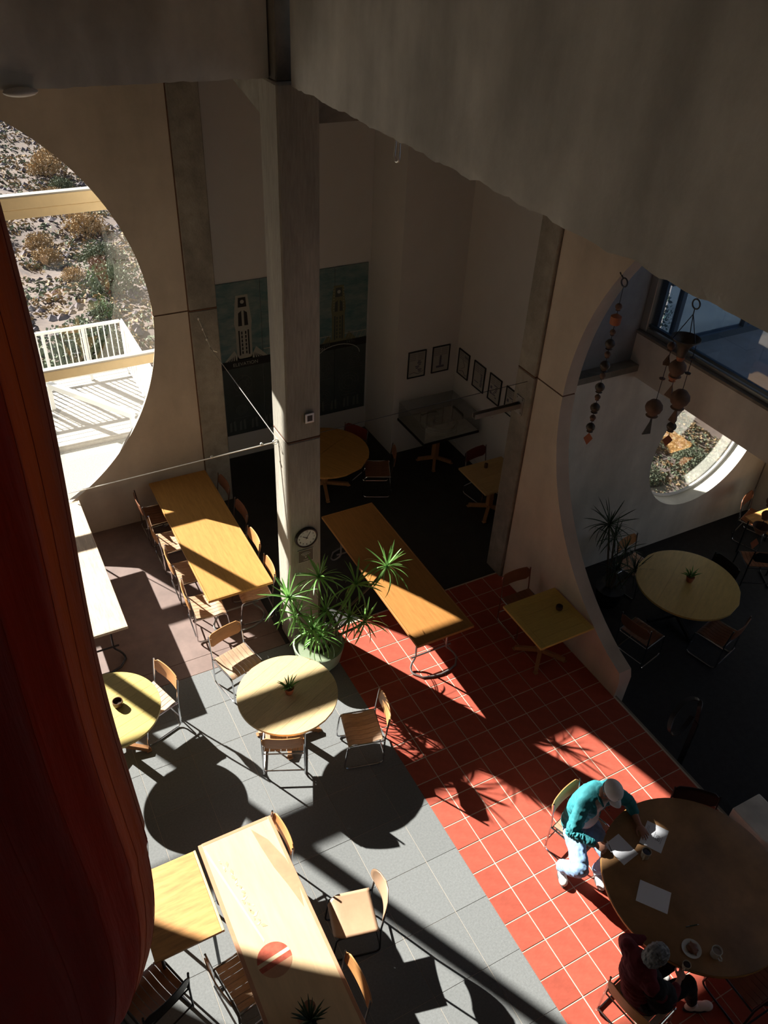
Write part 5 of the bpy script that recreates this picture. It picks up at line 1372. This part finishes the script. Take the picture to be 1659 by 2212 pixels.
# cap
V = []; F = []; nu, nv_ = 28, 10
for j in range(nv_+1):
    ph = PI/2*j/nv_
    for i in range(nu):
        th = 2*PI*i/nu; V.append(P(.092*math.sin(ph)*math.cos(th) if j else 0, .112*math.sin(ph)*math.sin(th)-.004, .020+.108*math.cos(ph)**.85 if j < nv_ else .020))
for j in range(nv_):
    for i in range(nu): F.append((j*nu+i, (j+1)*nu+i, (j+1)*nu+(i+1)%nu, j*nu+(i+1)%nu))
o = MB().add(V, F).build('cap_crown', cap_m, man, smooth=True); sm = o.modifiers.new('t', 'SOLIDIFY'); sm.thickness = .004; sm.offset = 1
V = []; F = []
for j in range(9):
    v = j/8
    for i in range(17):
        s_ = -1+i/8; x = s_*.078*(1-.22*v**3); y = .088*math.sqrt(max(0, 1-(s_*.86)**2*.55)) + .088*v*math.sqrt(max(.0, 1-s_*s_*.62)); V.append(P(x, y+.008, .024 - .022*v - .030*s_*s_))
for j in range(8):
    for i in range(16): F.append((j*17+i, j*17+i+1, (j+1)*17+i+1, (j+1)*17+i))
o = MB().add(V, F).build('cap_brim', cap_m, man, smooth=True); sm = o.modifiers.new('t', 'SOLIDIFY'); sm.thickness = .005
MB().sphere(P(0, -.004, .130), .007, 8, 6).build('cap_button', cap_m, man)
mb = MB()
for (a, b_, c_) in ((.030, .083, .085), (.026, .093, .070), (.031, .101, .052)): mb.sphere(P(a, b_, c_), (.004, .004, .008), 8, 6, R)
mb.build('cap_emblem', ink, man)
# tee shirt: front of the chest and belly
fr = V3((SX.y, -SX.x, 0)).normalized()
mb = MB(); XR = Matrix((SX.normalized(), -fr, V3((0, 0, 1)))).transposed()
mb.sphere(J['ch']+fr*.045+V3((0, 0, -.01)), (.125, .085, .12), 18, 12, XR); mb.sphere(J['sp2']+fr*.055, (.135, .095, .14), 18, 12, XR); mb.sphere(J['sp1']+fr*.07, (.145, .11, .15), 18, 12, XR)
mb.sphere(J['nk']+fr*.03+V3((0, 0, -.05)), (.070, .055, .045), 14, 10)
remesh(mb, 'tee_shirt', tee_m, man, .009, 2, wrinkle(.006, 14))
mb = MB()
for k in range(3): mb.sphere(J['nk']+fr*(.098+.016*k)+V3((0, 0, -.075-.035*k)), .006, 8, 6)
mb.build('shirt_button', black, man)
# teal overshirt: back, flanks, shoulders and sleeves
mb = MB(); torso(mb, J, SX, .020, back=-fr*.028)
for s_, k_ in ((-1, 'sr'), (1, 'sl')):
    for q, z in (('ch', -.02), ('sp2', 0), ('sp1', 0)): mb.sphere(J[q]+SX.normalized()*s_*.125+fr*.050+V3((0, 0, z)), (.062, .095, .12), 14, 10, XR)
limb(mb, [(J['ch']-fr*.02+V3((0, 0, .01)), .10), (J['sr'], .082), (J['er'], .064), (J['er'].lerp(J['wr'], .86), .044)])
limb(mb, [(J['ch']-fr*.02+V3((0, 0, .01)), .10), (J['sl'], .082), (J['el'], .064), (J['el'].lerp(J['wl'], .42), .055)])
limb(mb, [(J['ch']-fr*.03, .10), (J['nk']-fr*.030+V3((0, 0, -.02)), .066)])
def shirt_disp(p):
    v = .010*noise.noise(p*8) + .008*noise.noise(Vector((p.x*16, p.y*16, p.z*28)))
    t_ = (p - J['er']).dot((J['wr']-J['er']).normalized()); d_ = (p - J['er'] - (J['wr']-J['er']).normalized()*t_).length
    if -.06 < t_ < .22 and d_ < .09: v += .009*math.sin(t_*170 + 9*noise.noise(p*13))*noise.noise(p*20+V3((3, 0, 0)))*2.2
    return v
remesh(mb, 'teal_shirt', shirt_m, man, .0075, 2, shirt_disp)
for s_ in (-1, 1):
    X = SX.normalized()*s_; mb = MB()
    mb.tube([J['nk']+X*.062-fr*.03+V3((0, 0, .01)), J['nk']+X*.066+fr*.035+V3((0, 0, -.03)), J['nk']+X*.055+fr*.085+V3((0, 0, -.085))], [.014, .020, .010], 8); mb.build('shirt_collar', shirt_m, man, smooth=True)
# jeans
mb = MB(); torso(mb, J, SX, .012, back=V3((0, 0, -.05)), ks=('pel',))
limb(mb, [(J['pel']+V3((0, 0, -.03)), .12), (J['hr'], .108), (J['hr'].lerp(J['kr'], .55), .092), (J['kr'], .080), (J['kr'].lerp(J['ar'], .5), .074), (J['ar']+V3((0, 0, .015)), .066)])
limb(mb, [(J['pel']+V3((0, 0, -.03)), .12), (J['hl'], .108), (J['hl'].lerp(J['kl'], .55), .092), (J['kl'], .080), (J['kl'].lerp(J['al'], .5), .072), (J['al']+V3((0, 0, .015)), .064)])
remesh(mb, 'jeans', jean_m, man, .009, 2, wrinkle(.018, 11, 4))
shoe((.63, -.60), (.49, -.87), man); shoe((.945, -.81), (.83, -1.08), man)
t = thing('pen', 'dark pen held in the right hand of the man in the cap', 'pen', (0, 0, 0))
MB().tube([V3((.765, -.990, .852)), V3((.790, -1.075, .746))], [.0042, .0035], 8).build('barrel', black, t, smooth=True)
MB().tube([V3((.757, -.965, .883)), V3((.765, -.990, .852))], [.0035, .0042], 8).build('cap_end', silver, t)
# ------------- the grey haired person
per = thing('person', 'grey haired person in maroon sweater with back to us at the big round table', 'person', (0, 0, 0))
SH = V3((-.03, 0, 0))
K = dict(pel=(.27, -2.12, .54), sp1=(.235, -2.09, .67), sp2=(.215, -2.06, .81), ch=(.235, -2.045, .93), nk=(.275, -2.065, 1.035), hd=(.325, -2.085, 1.13),
         sl=(.245, -1.870, .955), sr=(.205, -2.225, .945), el=(.36, -1.76, .75), er=(.36, -2.35, .75), wl=(.585, -1.84, .70), wr=(.575, -2.245, .735),
         hl=(.30, -2.02, .50), hr=(.30, -2.22, .50), kl=(.72, -2.05, .52), kr=(.74, -2.27, .53), al=(.66, -2.00, .11), ar=(.86, -2.34, .13))
K = {k: V3(v)+SH for k, v in K.items()}; SK = K['sl']-K['sr']; fk = V3((SK.y, -SK.x, 0)).normalized()
DK = {'pel': (.165, .125, .11), 'sp1': (.145, .11, .12), 'sp2': (.155, .115, .12), 'ch': (.165, .11, .11)}
mb = MB(); torso(mb, K, SK, -.02, dims=DK)
limb(mb, [(K['ch'], .065), (K['sr'], .052), (K['er'], .038), (K['wr'], .024)]); limb(mb, [(K['ch'], .065), (K['sl'], .052), (K['el'], .038), (K['wl'], .024)])
limb(mb, [(K['hr'], .080), (K['kr'], .056), (K['ar'], .038)]); limb(mb, [(K['hl'], .080), (K['kl'], .056), (K['al'], .038)])
limb(mb, [(K['ch'], .06), (K['nk'], .050), (K['hd']+V3((-.02, 0, -.03)), .050)])
P, R = add_head(mb, K['hd'], V3((.86, -.10, -.45)), V3((.4, 0, .9)))
add_hand(mb, K['wr'], V3((.11, .05, .0)), V3((.0, -.5, 1)), -1, curl=.75, grip=True, scale=.92)
add_hand(mb, K['wl'], V3((.10, -.05, -.01)), V3((0, .4, 1)), 1, curl=.6, scale=.92)
remesh(mb, 'body', skin_m, per, .0065, 2)
for k in (-1, 1):
    MB().sphere(P(.030*k, .083, .004), .0125, 12, 8).build('eye', white_paint, per, smooth=True)
    MB().sphere(P(.030*k, .0935, .003), .0048, 8, 6).build('pupil', black, per, smooth=True)
mb = MB(); mb.sphere(P(0, -.016, .030), (.092, .108, .100), 22, 16, R); mb.sphere(P(0, -.045, -.03), (.085, .072, .080), 16, 12, R)
def hd_(p): return .012*noise.noise(p*26) + .008*noise.noise(Vector((p.x*90, p.y*30, p.z*60)))
remesh(mb, 'hair', hair_m, per, .006, 1, hd_)
mb = MB(); torso(mb, K, SK, .018, dims=DK)
limb(mb, [(K['ch'], .10), (K['sr'], .074), (K['er'], .056), (K['er'].lerp(K['wr'], .62), .044)]); limb(mb, [(K['ch'], .10), (K['sl'], .074), (K['el'], .056), (K['el'].lerp(K['wl'], .80), .042)])
limb(mb, [(K['ch'], .10), (K['nk']+V3((0, 0, -.01)), .064)])
remesh(mb, 'sweater', mar_knit, per, .008, 2, wrinkle(.014, 10, 9))
mb = MB(); XK = Matrix((SK.normalized(), -fk, V3((0, 0, 1)))).transposed()
mb.sphere(K['sr']+V3((.05, -.01, -.06)), (.105, .10, .12), 16, 12); mb.sphere(K['er']+V3((-.03, .07, -.01)), (.13, .12, .17), 16, 12); mb.sphere(K['sp2']+fk*.09-SK*.18, (.10, .12, .17), 16, 12); mb.sphere(K['pel']+V3((.04, -.09, .05)), (.16, .13, .12), 16, 12)
remesh(mb, 'shawl', blk_cloth, per, .010, 3, wrinkle(.016, 12, 2))
mb = MB(); torso(mb, K, SK, .010, back=V3((0, 0, -.05)), ks=('pel',), dims=DK)
limb(mb, [(K['hr'], .100), (K['hr'].lerp(K['kr'], .55), .086), (K['kr'], .073), (K['kr'].lerp(K['ar'], .5), .062), (K['kr'].lerp(K['ar'], .85), .054)])
limb(mb, [(K['hl'], .100), (K['hl'].lerp(K['kl'], .55), .086), (K['kl'], .073), (K['kl'].lerp(K['al'], .5), .062), (K['kl'].lerp(K['al'], .9), .054)])
remesh(mb, 'trousers', blk_cloth, per, .010, 2, wrinkle(.012, 11, 6))
MB().tube([K['kr'].lerp(K['ar'], .72), K['ar']+V3((.01, 0, -.03))], [.046, .044], 12).build('sock', white_sock, per, smooth=True)
MB().tube([K['kl'].lerp(K['al'], .80), K['al']+V3((.0, 0, -.03))], [.046, .044], 12).build('sock', white_sock, per, smooth=True)
shoe((.77, -2.32), (1.02, -2.42), per); shoe((.57, -1.98), (.83, -2.05), per)
for k in (-1, 1): MB().tube([P(.078*k, .01, .005), P(.070*k, .07, .004), P(.045*k, .10, .002)], .0025, 5).build('glasses_arm', black, per)
mug((.675, -2.19, .715), 200, 'pale cup held between the hands of the grey haired person', china, h=.075, r=.038)
